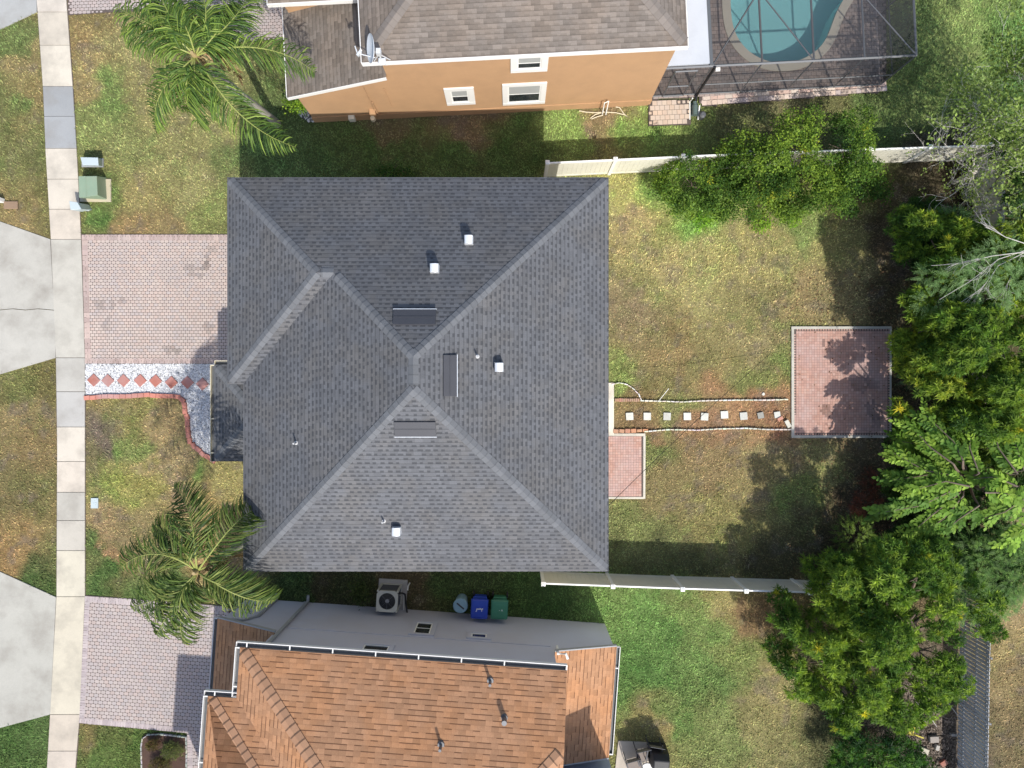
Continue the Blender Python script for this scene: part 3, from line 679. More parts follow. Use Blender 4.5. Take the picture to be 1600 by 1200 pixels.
gutter(pr, Z, [(px0,ps),(px0,pn),(px0+.85,pn)], zp-.005, out='cream', w=.14, straps=1.2)
for yy in (ps+.25, pn-.25): mb = MB(); mb.b2((px0+.15, yy-.14, 0), (px0+.43, yy+.14, zp-.2)); mb.build('porch_column', M['stucco_t'], house, bev=.01)
# roof vents
def zroof(x, y):
    zs = [zz(y1-y), zz(x1-x), zz(y-y0)]; 
    wm = zz(x-x0); wx = min(zz(x-xw), zz(y-ys)) if y > ys else -9
    return min(min(zs), max(wm, wx))
def onroof(px, py, f=zroof):
    z = 6.5
    for _ in range(30): p = P(px, py, z); z = f(p.x, p.y)
    return P(px, py, z)
def rmat(p, n, down):
    d = Vector((down[0], down[1], 0)).normalized(); al = Vector((-d.y, d.x, 0)); up = n.cross(al).normalized()
    if up.z < 0: up = -up; 
    al = up.cross(n)
    Mx = Matrix((al.to_4d(), up.to_4d(), n.to_4d(), (0,0,0,1))).transposed(); Mx[3][0] = Mx[3][1] = Mx[3][2] = 0; Mx[0][3], Mx[1][3], Mx[2][3] = p; Mx[3][3] = 1
    return Mx
for (px, py), n_, dn, lab in (((733,377),nN,(0,1),None),((680,421),nN,(0,1),None),((780,574),nE,(1,0),None),((621,828),nS,(0,-1),None)):
    p = onroof(px, py); Mv = Matrix.Translation(p)
    mb = MB(Mv); s = .125                      # hooded gooseneck vent: upright box with rounded hood, mouth to the eave side
    mb.box((0,0,.02), (s*2,s*2,.5), 0)
    for i in range(6):
        t0, t1 = math.pi*i/6, math.pi*(i+1)/6; r_ = s
        p0 = (math.cos(t0)*r_, math.sin(t0)*r_*.55); p1 = (math.cos(t1)*r_, math.sin(t1)*r_*.55)
        mb.poly([(p0[0],-s,.27+p0[1]),(p0[0],s,.27+p0[1]),(p1[0],s,.27+p1[1]),(p1[0],-s,.27+p1[1])][::-1], 0)
    for sg in (-1, 1):
        mb.poly([(math.cos(math.pi*i/6)*s, sg*s, .27+math.sin(math.pi*i/6)*s*.55) for i in range(7)][::sg], 0)
    fl = mb.build('roof_vent', M['galv'], rf, bev=.008)
for (px, py, L, W_), n_, dn in (((648,497,1.18,.46),nN,(0,1)),((702,587,1.14,.38),nE,(1,0)),((649,669,1.15,.44),nS,(0,-1))):
    p = onroof(px, py); mb = MB(rmat(p, n_, dn))
    hx, hy = L/2, W_/2                          # low wedge rising towards the eave with a louvred mouth
    T = [(-hx,hy,.055),(hx,hy,.055),(hx,-hy,.10),(-hx,-hy,.10)]; mb.poly([(hx,hy,0),(-hx,hy,0),T[0],T[1]], 0)
    mb.poly([T[3],T[2],T[1],T[0]], 0); mb.poly([(-hx,-hy,0),(hx,-hy,0),T[2],T[3]], 1); mb.poly([(hx,-hy,0),(hx,hy,0),T[1],T[2]], 0); mb.poly([(-hx,hy,0),(-hx,-hy,0),T[3],T[0]], 0)
    mb.box((0,-hy-.008,.095), (L+.03,.02,.022), 2); mb.box((0,0,.075), (.97*L,.03,.025), 0)
    mb.build('attic_vent', [M['darkmetal'], M['black'], M['bluetrim']], rf)
for (px, py), n_ in (((463,692),nW),((600,814),nS),((746,557),nE)):
    p = onroof(px, py); mb = MB(Matrix.Translation(p)); mb.tube([(0,0,-.05),(0,0,.02),(0,0,.03)], [.06,.06,.03], 10, 0); mb.tube([(0,0,.02),(0,0,.30)], .026, 10, 0); mb.build('vent_pipe', M['pvc'], rf, smooth=True)

# ================================================================== NORTH HOUSE (ochre)
FN = Fr(493, 190, 2.95); CAPC, DKC = (.185,.16,.14), .85
nh = thing('house', 'two-storey ochre stucco house with brown-grey roof at the top of the photo', 'house', (*((FN.o)+FN.u*7), 0))
uL = FN.img(565, 102, 5.75)[0]; uR = FN.img(1075, 68, 5.75)[0]; vS = FN.img(800, 86.5, 5.75)[1]; zN = 5.75; pn_ = .40; vN = vS+9.2
uw0 = uL+.45; uw1 = 13.05
mb = MB(FN.M); mb.prism([(uw0,0),(uw1,0),(uw1,vN-.4),(uw0,vN-.4)], .45, zN-.2)
mb.prism([(0,0.002),(uw0+.2,0.002),(uw0+.2,6),(0,6)], .45, 2.5); 
zr0, zr1 = 2.65, 2.65+.335*(uw0+.25)
mb.poly([(0,.002,2.5),(uw0,.002,2.5),(uw0,.002,zr1-.12),(0,.002,zr0-.06)])          # rake triangle
mb.build('wall', M['stucco_o'], nh)
mb = MB(FN.M); mb.prism([(-.03,-.03),(uw1+.03,-.03),(uw1+.03,vN-.4),(-.03,vN-.4)], -.1, .45); mb.build('plinth', M['stucco_o'], nh)
keepout([tuple(FN.M @ Vector((u, v, 0)))[:2] for u, v in ((-.05,-.06),(uw1+.05,-.06),(uw1,vN),(-.05,vN))])
hw = (vN-vS)/2; zc = zN+pn_*hw; mb = MB(FN.M)
a1 = face(mb, [(uL,vS,zN),(uR,vS,zN),(uR-hw,vS+hw,zc),(uL+hw,vS+hw,zc)], (0,-1)); a2 = face(mb, [(uR,vS,zN),(uR,vN,zN),(uR-hw,vS+hw,zc)], (1,0))
a3 = face(mb, [(uL,vS,zN),(uL+hw,vS+hw,zc),(uL,vN,zN)], (-1,0)); a4 = face(mb, [(uL,vN,zN),(uL+hw,vS+hw,zc),(uR-hw,vS+hw,zc),(uR,vN,zN)], (0,1))
nr = mb.build('roof', M['shingle_n'], nh)
mb = MB(FN.M); cap(mb, (uL,vS,zN), (uL+hw,vS+hw,zc), a1, a3, .19, lift=.025); cap(mb, (uR,vS,zN), (uR-hw,vS+hw,zc), a1, a2, .19, lift=.025); cap(mb, (uL+hw,vS+hw,zc), (uR-hw,vS+hw,zc), a1, a4); mb.build('ridge_cap', M['cap_n'], nr)
mb = MB(FN.M)
mb.b2((uL,vS-.02,zN-.19),(uR+.02,vS+.02,zN+.004)); mb.b2((uR-.02,vS+.02,zN-.19),(uR+.02,vN,zN+.002)); mb.b2((uL-.02,vS+.02,zN-.19),(uL+.02,vN,zN+.002)); mb.b2((uL,vN-.02,zN-.19),(uR,vN+.02,zN))
mb.build('fascia', M['white'], nh)
mb = MB(FN.M); mb.b2((uL+.03,vS+.03,zN-.19),(uR-.03,vN-.03,zN-.165)); mb.build('soffit', M['white'], nh)
# low west roof: one plane rising to the two-storey wall
mb = MB(FN.M); ua = -.28
b1 = face(mb, [(ua,-.12,zr0),(uw0,-.12,zr1),(uw0,3.4,zr1),(ua,3.4,zr0)], (-1,0)); lr = mb.build('garage_roof', M['shingle_n'], nh)
mb = MB(FN.M); q = [(ua,-.15,zr0),(uw0,-.15,zr1),(uw0,-.15,zr1-.17),(ua,-.15,zr0-.17)]
q2 = [(p[0],-.11,p[2]) for p in q]
for i in range(4): j = (i+1) % 4; mb.poly([q[i],q[j],q2[j],q2[i]])
mb.poly(q[::-1]); mb.poly(q2); mb.b2((ua-.03,-.1,zr0-.17),(ua,3.4,zr0-.002)); mb.build('fascia', M['white'], lr)
# higher entry block further north
vE = FN.img(480, 3, 3.9)[1]; uE = FN.img(418, 5, 3.9)[0]
mb = MB(FN.M); mb.prism([(uE+.35,vE+.3),(uw0+.1,vE+.3),(uw0+.1,vE+4),(uE+.35,vE+4)], .45, 3.75); mb.build('entry_wall', M['stucco_o'], nh)
mb = MB(FN.M); face(mb, [(uE,vE,3.9),(uw0,vE,3.9),(uw0,vE+2.2,4.8),(uE+2.2,vE+2.2,4.8)], (0,-1)); face(mb, [(uE,vE,3.9),(uE+2.2,vE+2.2,4.8),(uE,vE+4.4,3.9)], (-1,0)); face(mb, [(uE,vE+4.4,3.9),(uE+2.2,vE+2.2,4.8),(uw0,vE+2.2,4.8),(uw0,vE+4.4,3.9)], (0,1))
er = mb.build('entry_roof', M['shingle_n'], nh); mb = MB(FN.M); mb.b2((uE,vE-.03,3.72),(uw0,vE+.01,3.904)); mb.b2((uE-.03,vE-.03,3.72),(uE,vE+4.4,3.904)); mb.build('fascia', M['white'], er)
def win_img(par, fr, v, side, cx, yt, yb, wpx, **k):
    u, z1 = fr.wall(v, cx, yt); _, z0 = fr.wall(v, cx, yb); zc_ = (z0+z1)/2; wd = wpx*(H-zc_)/FPX
    return window(par, fr, v, side, u-wd/2, u+wd/2, z0, z1, **k)
win_img(nh, FN, 0, -1, 717, 140.5, 158.5, 27, trim=.22); win_img(nh, FN, 0, -1, 819.5, 133, 158, 51, trim=.2); win_img(nh, FN, 0, -1, 827.5, 88.5, 106, 38, trim=.22)
# small things fixed on the wall
u, z = FN.wall(0, 550, 182); mb = MB(FN.M); mb.b2((u-.12,-.16,z-.15),(u+.12,0,z+.15)); mb.build('meter_box', M['vinyl'], nh, bev=.01)
u, z = FN.wall(0, 582, 172); mb = MB(FN.M); mb.b2((u-.1,-.2,z-.25),(u+.12,0,z+.15)); mb.b2((u+.14,-.1,z-.5),(u+.18,-.04,z+.9),0); mb.build('electric_box', M['stucco_o'], nh, bev=.01)
u, z = FN.wall(0, 612, 165); mb = MB(FN.M); mb.tube([(u,-.05,z-.1),(u,-.05,z+1.6)], .018, 8); mb.tube([(u-.7,-.06,z-.25),(u-.68,-.06,z+1.9)], .02, 8); mb.build('conduit', M['stucco_o'], nh)
u, z = FN.wall(0, 582, 174); x_ = FN.M @ Vector((u,-.28,z)); mb = MB(); mb.tube([x_-Vector((0,0,.08)), x_+Vector((0,0,.06))], [.10,.09], 12); mb.build('wall_lamp', M['cream'], nh)
# satellite dish on the upper roof edge
p = P(588, 100, 5.85); sdn = thing('satellite_dish', 'white satellite dish with feed arm on the roof edge of the ochre house', 'satellite dish', p)
mb = MB(); base = P(597, 96, 5.9); top = P(591, 82, 6.45)
mb.tube([base, top], .028, 8); mb.tube([base+Vector((.25,.05,0)), top-Vector((0,0,.1))], .014, 6); mb.tube([base+Vector((-.25,.0,0)), top-Vector((0,0,.1))], .014, 6)
mb.box(base, (.22,.2,.03)); mb.box(top+Vector((.02,0,.02)), (.14,.16,.2)); mb.build('mast', M['galv'], sdn)
dc = P(583, 76, 6.6); dn = Vector((-.86, -.10, .42)).normalized(); dx = Vector((0, 0, 1)).cross(dn).normalized(); dy = dn.cross(dx)
mb = MB(Matrix(((dx.x,dy.x,dn.x,dc.x),(dx.y,dy.y,dn.y,dc.y),(dx.z,dy.z,dn.z,dc.z),(0,0,0,1))))
for i in range(5):
    for j in range(20):
        r0, r1 = i/5, (i+1)/5; t0, t1 = 2*math.pi*j/20, 2*math.pi*(j+1)/20
        f_ = lambda r_, t_: (math.cos(t_)*r_*.42, math.sin(t_)*r_*.36, .09*r_*r_)
        g_ = lambda r_, t_: (math.cos(t_)*r_*.42, math.sin(t_)*r_*.36, .09*r_*r_-.015)
        mb.poly([f_(r0,t0),f_(r1,t0),f_(r1,t1),f_(r0,t1)] if i else [f_(r1,t0),f_(r1,t1),(0,0,0)]); mb.poly([g_(r0,t0),g_(r0,t1),g_(r1,t1),g_(r1,t0)] if i else [g_(r1,t1),g_(r1,t0),(0,0,-.015)])
        if i == 4: mb.poly([f_(1,t0),g_(1,t0),g_(1,t1),f_(1,t1)])
mb.build('reflector', M['bluetrim'], sdn, smooth=True)
fe = P(561, 84, 6.55); mb = MB(); mb.tube([P(586,90,6.35), fe], .016, 6); mb.box(fe, (.16,.07,.10), 0, .9); mb.tube([fe+Vector((-.05,.02,0)), fe+Vector((-.12,.22,.02))], .018, 6); mb.tube([fe, fe+Vector((.06,.12,0))], .04, 8)
mb.build('feed_arm', M['galv'], sdn)

# ================================================================== SOUTH HOUSE (lavender walls, orange-brown roof)
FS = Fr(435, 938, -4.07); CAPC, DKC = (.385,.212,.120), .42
sh = thing('house', 'two-storey house with lavender stucco and orange-brown shingle roof at the bottom', 'house', (*((FS.o)+FS.u*5-FS.n*4), 0))
zS = 6.0; pS = .42; uA = FS.img(375,1012,zS)[0]; vA = FS.img(620,1029,zS)[1]; uB = FS.img(886,1047,zS)[0]
uC = FS.img(325,1088,zS)[0]; vC = FS.img(345,1089,zS)[1]; D = 5.5
W1 = uA+.33; W2 = uB-.2
mb = MB(FS.M); mb.prism([(W1,0),(W2,0),(W2,-11),(W1,-11)], -.1, zS-.15); mb.prism([(uC+.33,vC-.4),(W1+.2,vC-.4),(W1+.2,-10.6),(uC+.33,-10.6)], 2.7, zS-.16)
uD = FS.img(387,938,0)[0]; uE2 = FS.img(945,975,0)[0]
mb.prism([(uD,-.003),(W1+.1,-.003),(W1+.1,-10.9),(uD,-10.9)], -.1, 2.62); mb.prism([(W2-.1,-.003),(uE2,-.003),(uE2,-3.75),(W2-.1,-3.75)], -.1, 2.62)
zl = 2.75; zh1 = zl+.42*(W1-uD); zh2 = zl+.42*(uE2-W2)
mb.poly([(uD,-.003,2.62),(W1,-.003,2.62),(W1,-.003,zh1-.1),(uD,-.003,zl-.05)][::-1]); mb.poly([(W2,-.003,2.62),(uE2,-.003,2.62),(uE2,-.003,zl-.05),(W2,-.003,zh2-.1)][::-1])
mb.b2((W1+.1,-.02,2.86),(W2-.1,.022,2.90)); mb.b2((W1-.1,-.3,-.05),(W1+.03,.02,zS-.2))
mb.build('wall', M['stucco_l'], sh)
mb = MB(FS.M); fx = FS.loc(G(354,1208)); mb.prism([(fx[0]+.4,fx[1]-.4),(uD+1,fx[1]-.4),(uD+1,fx[1]-2.6),(fx[0]+.4,fx[1]-2.6)], -.1, 5.85); mb.build('wing_wall', M['stucco_l'], sh)
keepout([tuple(FS.M @ Vector((u, v, 0)))[:2] for u, v in ((uD,.05),(uE2+.03,.05),(uE2+.03,-3.8),(W2,-3.8),(W2,-11),(uD,-11))])
def hiproof(mb, mc, u0, u1, vn, vs, z, p, ucut=None, capw=.19):
    h = (vn-vs)/2; z2 = z+p*h; a, b = (u0+h, vn-h, z2), (u1-h, vn-h, z2)
    if ucut is None: n1 = face(mb, [(u0,vn,z),(u1,vn,z),b,a], (0,1)); n2 = face(mb, [(u1,vn,z),(u1,vs,z),b], (1,0)); s_ = (u1,vn,z); n3 = face(mb, [(u0,vs,z),(u1,vs,z),b,a], (0,-1)); s3 = (u1,vs,z)
    else:
        d = u1-ucut; s_ = (ucut, vn-d, z+p*d); s3 = (ucut, vs+d, z+p*d)
        n1 = face(mb, [(u0,vn,z),(ucut,vn,z),s_,b,a], (0,1)); n2 = face(mb, [s_,s3,b], (1,0)); n3 = face(mb, [(u0,vs,z),(ucut,vs,z),s3,b,a], (0,-1))
    n4 = face(mb, [(u0,vn,z),(u0,vs,z),a], (-1,0))
    for c in (((u0,vn,z),a,n1,n4),((u0,vs,z),a,n3,n4),(a,b,n1,n3),(s_,b,n1,n2),(s3,b,n3,n2)): cap(mc, *c, capw, 0, .26, .025)
mb = MB(FS.M); mc = MB(FS.M)
hiproof(mb, mc, uA, uB+2.0, vA, -11.3, zS, pS, uB); hiproof(mb, mc, uC, uC+7, vC, -11.0, zS+.003, pS); bx = FS.loc(G(940,1142)); hiproof(mb, mc, W2-3, bx[0]+.15, bx[1]+.15, bx[1]-4.2, zS-.004, pS); hiproof(mb, mc, fx[0], fx[0]+5, fx[1], fx[1]-3.0, zS, pS)
sr = mb.build('roof', M['shingle_s'], sh); mc.build('ridge_cap', M['cap_s'], sr)
mb = MB(FS.M)
mb.b2((uA+.01,-11.2,zS-.16),(uB-.01,vA-.01,zS-.02)); mb.b2((uC+.01,-10.9,zS-.165),(uA+2,vC-.01,zS-.025)); mb.poly([(uB-.012,vA,zS-.02),(uB-.012,vA-2,zS-.02+.84),(uB-.012,-10,zS+.82),(uB-.012,-11,zS-.02)]); mb.build('fascia', M['greytrim'], sr)
gutter(sr, FS, [(uA,vC+.02),(uA,vA)], zS-.01, w=.14); gutter(sr, FS, [(uA-.13,vA),(uB,vA)], zS-.01, w=.16, straps=1.32)
gutter(sr, FS, [(uC,-10),(uC,vC)], zS-.012, w=.14); gutter(sr, FS, [(uC-.13,vC),(uA+.55,vC)], zS-.012, w=.15)
# low west roof
mb = MB(FS.M); face(mb, [(uD-.05,.12,zl),(W1,.12,zh1),(W1,-10,zh1),(uD-.05,-10,zl)], (-1,0)); lw = mb.build('porch_roof', M['shingle_s'], sh)
mb = MB(FS.M)
def rake(mb, ua, za, ub, zb, v, side, h=.15):
    q = [(ua,v,za+.015),(ub,v,zb+.015),(ub,v,zb-h),(ua,v,za-h)]; q2 = [(p[0],v+side*.04,p[2]) for p in q]
    for i in range(4): j = (i+1) % 4; mb.poly([q[i],q[j],q2[j],q2[i]])
    mb.poly(q); mb.poly(q2[::-1])
rake(mb, uD-.05, zl, W1, zh1, .12, 1); mb.build('rake_board', M['greytrim'], lw)
gutter(lw, FS, [(uD-.05,-9),(uD-.05,.12)], zl-.01, out='bluetrim', w=.12, straps=2.3)
# low east roof
mb = MB(FS.M); vE2 = FS.img(965,1185,zl)[1]; face(mb, [(W2,.12,zh2),(uE2+.05,.12,zl),(uE2+.05,vE2,zl),(W2,vE2,zh2)], (1,0)); le = mb.build('garden_roof', M['shingle_s'], sh)
mb = MB(FS.M); rake(mb, W2, zh2, uE2+.05, zl, .12, 1); mb.build('rake_board', M['greytrim'], le)
mb = MB(FS.M); rake(mb, W2, zh2, uE2+.05, zl, vE2, -1); mb.build('rake_board', M['greytrim'], le)
gutter(le, FS, [(uE2+.05,.10),(uE2+.05,vE2+.1)], zl-.01, w=.13, straps=3.0)
bx = FS.loc(G(940,1142)); mb = MB(FS.M); mb.prism([(W2-.1,bx[1]),(bx[0],bx[1]),(bx[0],bx[1]-4),(W2-.1,bx[1]-4)], -.1, 5.84); mb.build('bay_wall', M['stucco_l'], sh); keepout([tuple(FS.M @ Vector((u, v, 0)))[:2] for u, v in ((W2,bx[1]+.03),(bx[0]+.03,bx[1]+.03),(bx[0]+.03,bx[1]-4),(W2,bx[1]-4))])
mb = MB(FS.M); u_, v_ = FS.img(877,1037,3.2); mb.tube([(W2+.1,.10,3.1),(W2+.1,.10,3.75),(W2+.35,.16,3.9),(W2+.42,.0,3.9)], .05, 8); mb.build('downspout', M['white'], sh)
for (uu, zt) in ((W1-.0,zS-.3),): 
    mb = MB(FS.M); mb.b2((uu+.02,.025,.1),(uu+.12,.10,zt)); mb.b2((uu+.02,.025,.0),(uu+.12,.30,.09)); mb.build('downspout', M['greytrim'], sh, bev=.006)
u1_ = FS.img(432,938,0)[0]; mb = MB(FS.M); mb.b2((u1_-.05,.0,.1),(u1_+.05,.07,2.0)); mb.b2((u1_-.05,.0,.0),(u1_+.05,.28,.09)); mb.tube([(u1_,.035,2.0),(u1_-.35,.05,2.55),(uD,.05,2.6)], .045, 6); mb.build('downspout', M['greytrim'], sh)
for cx, yt, yb, wp, bl in ((658.5,974,991,25,False),(748,991,997,24,False),(582,1009,1024,40,False),(838,1038,1048,42,True)):
    win_img(sh, FS, 0, 1, cx, yb, yt, wp, trim=.16, tm='stucco_l', blind=bl)
u, z = FS.wall(0, 553, 962); 
def zs_(x, y): u, v = FS.loc((x, y)); return zS+pS*(vA-v)
for px, py, k in ((766,1064,0),(788,1122,1),(689,1164,0)):
    p = onroof(px, py, zs_); mb = MB(Matrix.Translation(p))
    mb.tube([(0,0,-.05),(0,0,.02)], [.12,.10], 10, 0); mb.tube([(0,0,.0),(0,0,.34)], .045 if not k else .08, 8, 0); mb.build('vent_pipe', M['alu'], sr)
# ================================================================== FENCES
def vinyl_fence(pts, h, lab, group='white vinyl fences', post_every=2.42, first=0.0, matp='vinyl', capm='vinyl_w'):
    q = [Vector(G(*p)) for p in pts]; f = thing('fence', lab, 'fence', (q[0].x, q[0].y, 0), group)
    d = first; posts = [q[0]]; segs = []
    for a, b in zip(q, q[1:]):
        L = (b-a).length; k = max(1, round(L/post_every))
        for i in range(k): posts.append(a+(b-a)*(i+1)/k); segs.append((a+(b-a)*i/k, a+(b-a)*(i+1)/k))
    for p in posts:
        mb = MB(); mb.b2((p.x-.062,p.y-.062,-.1),(p.x+.062,p.y+.062,h+.06)); mb.box((p.x,p.y,h+.075),(.16,.16,.03)); mb.poly([(p.x-.07,p.y-.07,h+.09),(p.x+.07,p.y-.07,h+.09),(p.x,p.y,h+.13)]);mb.poly([(p.x+.07,p.y-.07,h+.09),(p.x+.07,p.y+.07,h+.09),(p.x,p.y,h+.13)]);mb.poly([(p.x+.07,p.y+.07,h+.09),(p.x-.07,p.y+.07,h+.09),(p.x,p.y,h+.13)]);mb.poly([(p.x-.07,p.y+.07,h+.09),(p.x-.07,p.y-.07,h+.09),(p.x,p.y,h+.13)])
        mb.build('post', M[capm], f, bev=.006)
    for a, b in segs:
        t = (b-a); L = t.length; t.normalize(); an = math.atan2(t.y, t.x); c = (a+b)/2; mb = MB(Matrix.Translation((c.x,c.y,0)) @ Matrix.Rotation(an, 4, 'Z'))
        k = int((L-.14)/.17); s = (L-.14)/k
        for i in range(k): x = -(L-.14)/2+s*(i+.5); mb.box((x,0,(h)/2+.03),(s-.003,.028,h-.16))
        mb.box((0,0,.10),(L-.13,.05,.14)); mb.box((0,0,h-.05),(L-.13,.055,.11),1)
        mb.build('panel', [M[matp], M[capm]], f, bev=.004)
    return f
vinyl_fence([(852,276),(1150,262),(1500,250),(1530,249)], 1.72, 'white vinyl privacy fence between the back garden and the ochre house')
vinyl_fence([(846,893),(1050,900.5),(1330,909)], 1.68, 'white vinyl privacy fence along the south side of the back garden')
vinyl_fence([(1522,255),(1520,500),(1518,640)], 1.72, 'white vinyl fence half buried in trees at the far east side')
q = [Vector(G(1500,905)), Vector(G(1494,1240))]; f = thing('fence', 'dark grey slatted fence running down the right edge behind the big tree', 'fence', (q[0].x,q[0].y,0))
t = (q[1]-q[0]); L = t.length; t.normalize(); n_ = Vector((-t.y,t.x)); an = math.atan2(t.y,t.x); k = int(L/.152); c_ = (q[0]+q[1])/2
mb = MB(Matrix.Translation((c_.x,c_.y,0)) @ Matrix.Rotation(an, 4, 'Z')); r_ = random.Random(4)
for i in range(k): mb.box((-L/2+(i+.5)*.152,0,.93+r_.uniform(-.012,.012)),(.116,.02,1.74), 0, r_.uniform(-.05,.05), (r_.uniform(.8,1.1),)*3)
mb.build('slats', mat('grey_slats', (.48,.50,.53), .6, .12, 3, .1, 30, attr=False, dirt=(.16,.16,.15,.5), dscale=2), f)
mb = MB(Matrix.Translation((c_.x,c_.y,0)) @ Matrix.Rotation(an, 4, 'Z'))
for z in (.3, 1.0, 1.6): mb.box((0,.035,z),(L,.045,.06))
mb.build('rail', M['alu'], f)
for i in range(int(L/2.4)+1):
    mb = MB(); p = q[0]+t*i*2.4-n_*(-.05); mb.box((p.x,p.y,.9),(.07,.07,1.85)); mb.build('post', M['alu'], f)

# ================================================================== POOL AND SCREEN ENCLOSURE
hc = 2.55
pool = thing('swimming_pool', 'kidney shaped teal swimming pool with cream coping inside the screen cage', 'swimming pool', (cen.x, cen.y, 0)); n = len(pi_)
mb = MB()
for i in range(n):
    a, b, c, d = pi_[i], pi_[(i+1)%n], po_[(i+1)%n], po_[i]
    mb.poly([(a.x,a.y,.10),(d.x,d.y,.10),(c.x,c.y,.10),(b.x,b.y,.10)]); mb.poly([(d.x,d.y,.05),(c.x,c.y,.05),(c.x,c.y,.10),(d.x,d.y,.10)][::-1]); mb.poly([(a.x,a.y,.10),(b.x,b.y,.10),(b.x,b.y,-.06),(a.x,a.y,-.06)])
mb.build('coping', mat('coping', (.60,.55,.45), .8, .08, 2, .08, 30), pool)
mb = MB()
for i in range(n):
    a, b = pi_[i], pi_[(i+1)%n]; mb.poly([(a.x,a.y,.06),(b.x,b.y,.06),(b.x,b.y,-1.0),(a.x,a.y,-1.0)])
mb.poly([(p.x,p.y,-1.0) for p in pi_]); mb.build('basin', mat('pool_plaster', (.48,.78,.80), .7, .08, .8, .06, 20), pool)
nw = NT('pool_water'); nw.t.nodes.remove(nw.b); tr = nw.n('BsdfTransparent'); tr.inputs[0].default_value = (.80,.94,.95,1); gl = nw.n('BsdfGlossy'); gl.inputs['Roughness'].default_value = .03
fr_ = nw.n('Fresnel'); fr_.inputs[0].default_value = 1.33; bp = nw.n('Bump'); bp.inputs['Strength'].default_value = .15; nw.t.links.new(nw.noise(5, 3), bp.inputs['Height']); nw.t.links.new(bp.outputs[0], gl.inputs['Normal'])
mx = nw.n('MixShader'); nw.t.links.new(fr_.outputs[0], mx.inputs[0]); nw.t.links.new(tr.outputs[0], mx.inputs[1]); nw.t.links.new(gl.outputs[0], mx.inputs[2]); nw.t.links.new(mx.outputs[0], nw.t.nodes['Material Output'].inputs[0])
mb = MB(); mb.poly([(p.x,p.y,-.02) for p in pi_]); mb.build('water', nw.m, pool)
scn = NT('insect_screen'); scn.t.nodes.remove(scn.b); tr = scn.n('BsdfTransparent'); df = scn.n('BsdfDiffuse'); df.inputs[0].default_value = (.05,.05,.052,1); mx = scn.n('MixShader'); mx.inputs[0].default_value = .48
scn.t.links.new(tr.outputs[0], mx.inputs[1]); scn.t.links.new(df.outputs[0], mx.inputs[2]); scn.t.links.new(mx.outputs[0], scn.t.nodes['Material Output'].inputs[0])
cage = thing('screen_enclosure', 'bronze framed insect screen cage over the pool at the top right', 'screen cage', (*FN.o+FN.u*18, 0))
cu0, cv0 = FN.img(1037,108,hc); cu1, cv1 = FN.img(1432,85,hc); cvs = (cv0+cv1)/2; cu0 = uw1+.02
vtop = cvs+8.5; cu_top = cu1
def bar(mb, a, b, w=.05): mb.tube([a, b], w*.72, 4, 0)
mbF = MB(FN.M); us = [FN.img(x, y, hc)[0] for x, y in ((1113,104),(1191,99),(1272,94),(1351,89))]+[cu1]
bar(mbF, (cu0,cvs,hc), (cu1,cvs,hc), .065); bar(mbF, (cu1,cvs,hc), (cu1,vtop,hc), .065)
for u in us: bar(mbF, (u,cvs,hc), (u,vtop,hc), .055); bar(mbF, (u,cvs,.05), (u,cvs,hc), .05)
bar(mbF, (cu0+.02,cvs,.05), (cu0+.02,cvs,hc)); bar(mbF, (cu0,cvs,.10), (cu1,cvs,.10), .05); bar(mbF, (us[0],cvs,.95), (cu1,cvs,.95), .035)
bar(mbF, (us[0],cvs,hc),(us[1],cvs+2.55,hc),.04); bar(mbF, (us[2],cvs,hc),(us[1],cvs+2.6,hc),.04); bar(mbF, (us[4],cvs,hc),(us[3],cvs+2.3,hc),.04); bar(mbF,(us[1],cvs+2.6,hc),(us[4],cvs+2.6,hc),.04)
for i in (1,2): pass
for i in range(1,4): bar(mbF, (cu1,cvs+i*2.6,.05), (cu1,cvs+i*2.6,hc), .05)
bar(mbF, (cu1,cvs,.95),(cu1,vtop,.95),.035)
mbF.build('frame', M['alu'], cage)
def scr(name, pts): mb = MB(FN.M); mb.poly(pts); mb.build(name, scn.m, cage)
ub = [cu0]+us
for i in range(len(us)): scr('screen_panel', [(ub[i],cvs+.001,.1),(ub[i+1],cvs+.001,.1),(ub[i+1],cvs+.001,hc-.03),(ub[i],cvs+.001,hc-.03)])
for i in range(1, len(us)): scr('screen_panel', [(ub[i],cvs,hc+.01),(ub[i+1],cvs,hc+.01),(ub[i+1],vtop,hc+.01),(ub[i],vtop,hc+.01)])
scr('screen_panel', [(cu1-.001,cvs,.1),(cu1-.001,vtop,.1),(cu1-.001,vtop,hc-.03),(cu1-.001,cvs,hc-.03)])
d0 = FN.wall(cvs, 1052, 117)[0]; d1 = FN.wall(cvs, 1088, 112)[0]
mb = MB(FN.M); bar(mb, (d0,cvs-.03,.1),(d0,cvs-.03,2.3)); bar(mb, (d1,cvs-.03,.1),(d1,cvs-.03,2.3)); bar(mb, (d0,cvs-.03,2.3),(d1,cvs-.03,2.3)); bar(mb,(d0,cvs-.03,1.0),(d1,cvs-.03,1.0),.045); bar(mb,(d0,cvs-.03,.12),(d1,cvs-.03,.12),.06); mb.build('screen_door', M['alu'], cage)
mb = MB(FN.M); mb.box(((cu0+us[0])/2, cvs+4.3, hc+.05), (us[0]-cu0-.06, 8.5, .08)); mb.box((us[0]-.05, cvs+4.2, hc+.03), (.12, 8.4, .13), 1)
mb.build('lanai_roof', [mat('pan_roof', (.50,.53,.57), .5, .08, .6, .04, 20, dirt=(.33,.35,.38,.4), dscale=.8), M['metal']], nh)
mb = MB(FN.M); mb.tube([(us[0]+.08,cvs-.07,hc+.05),(us[0]+.06,cvs-.09,.15),(us[0]+.02,cvs-.75,.06)], .05, 8); mb.build('downspout', M['black'], cage)
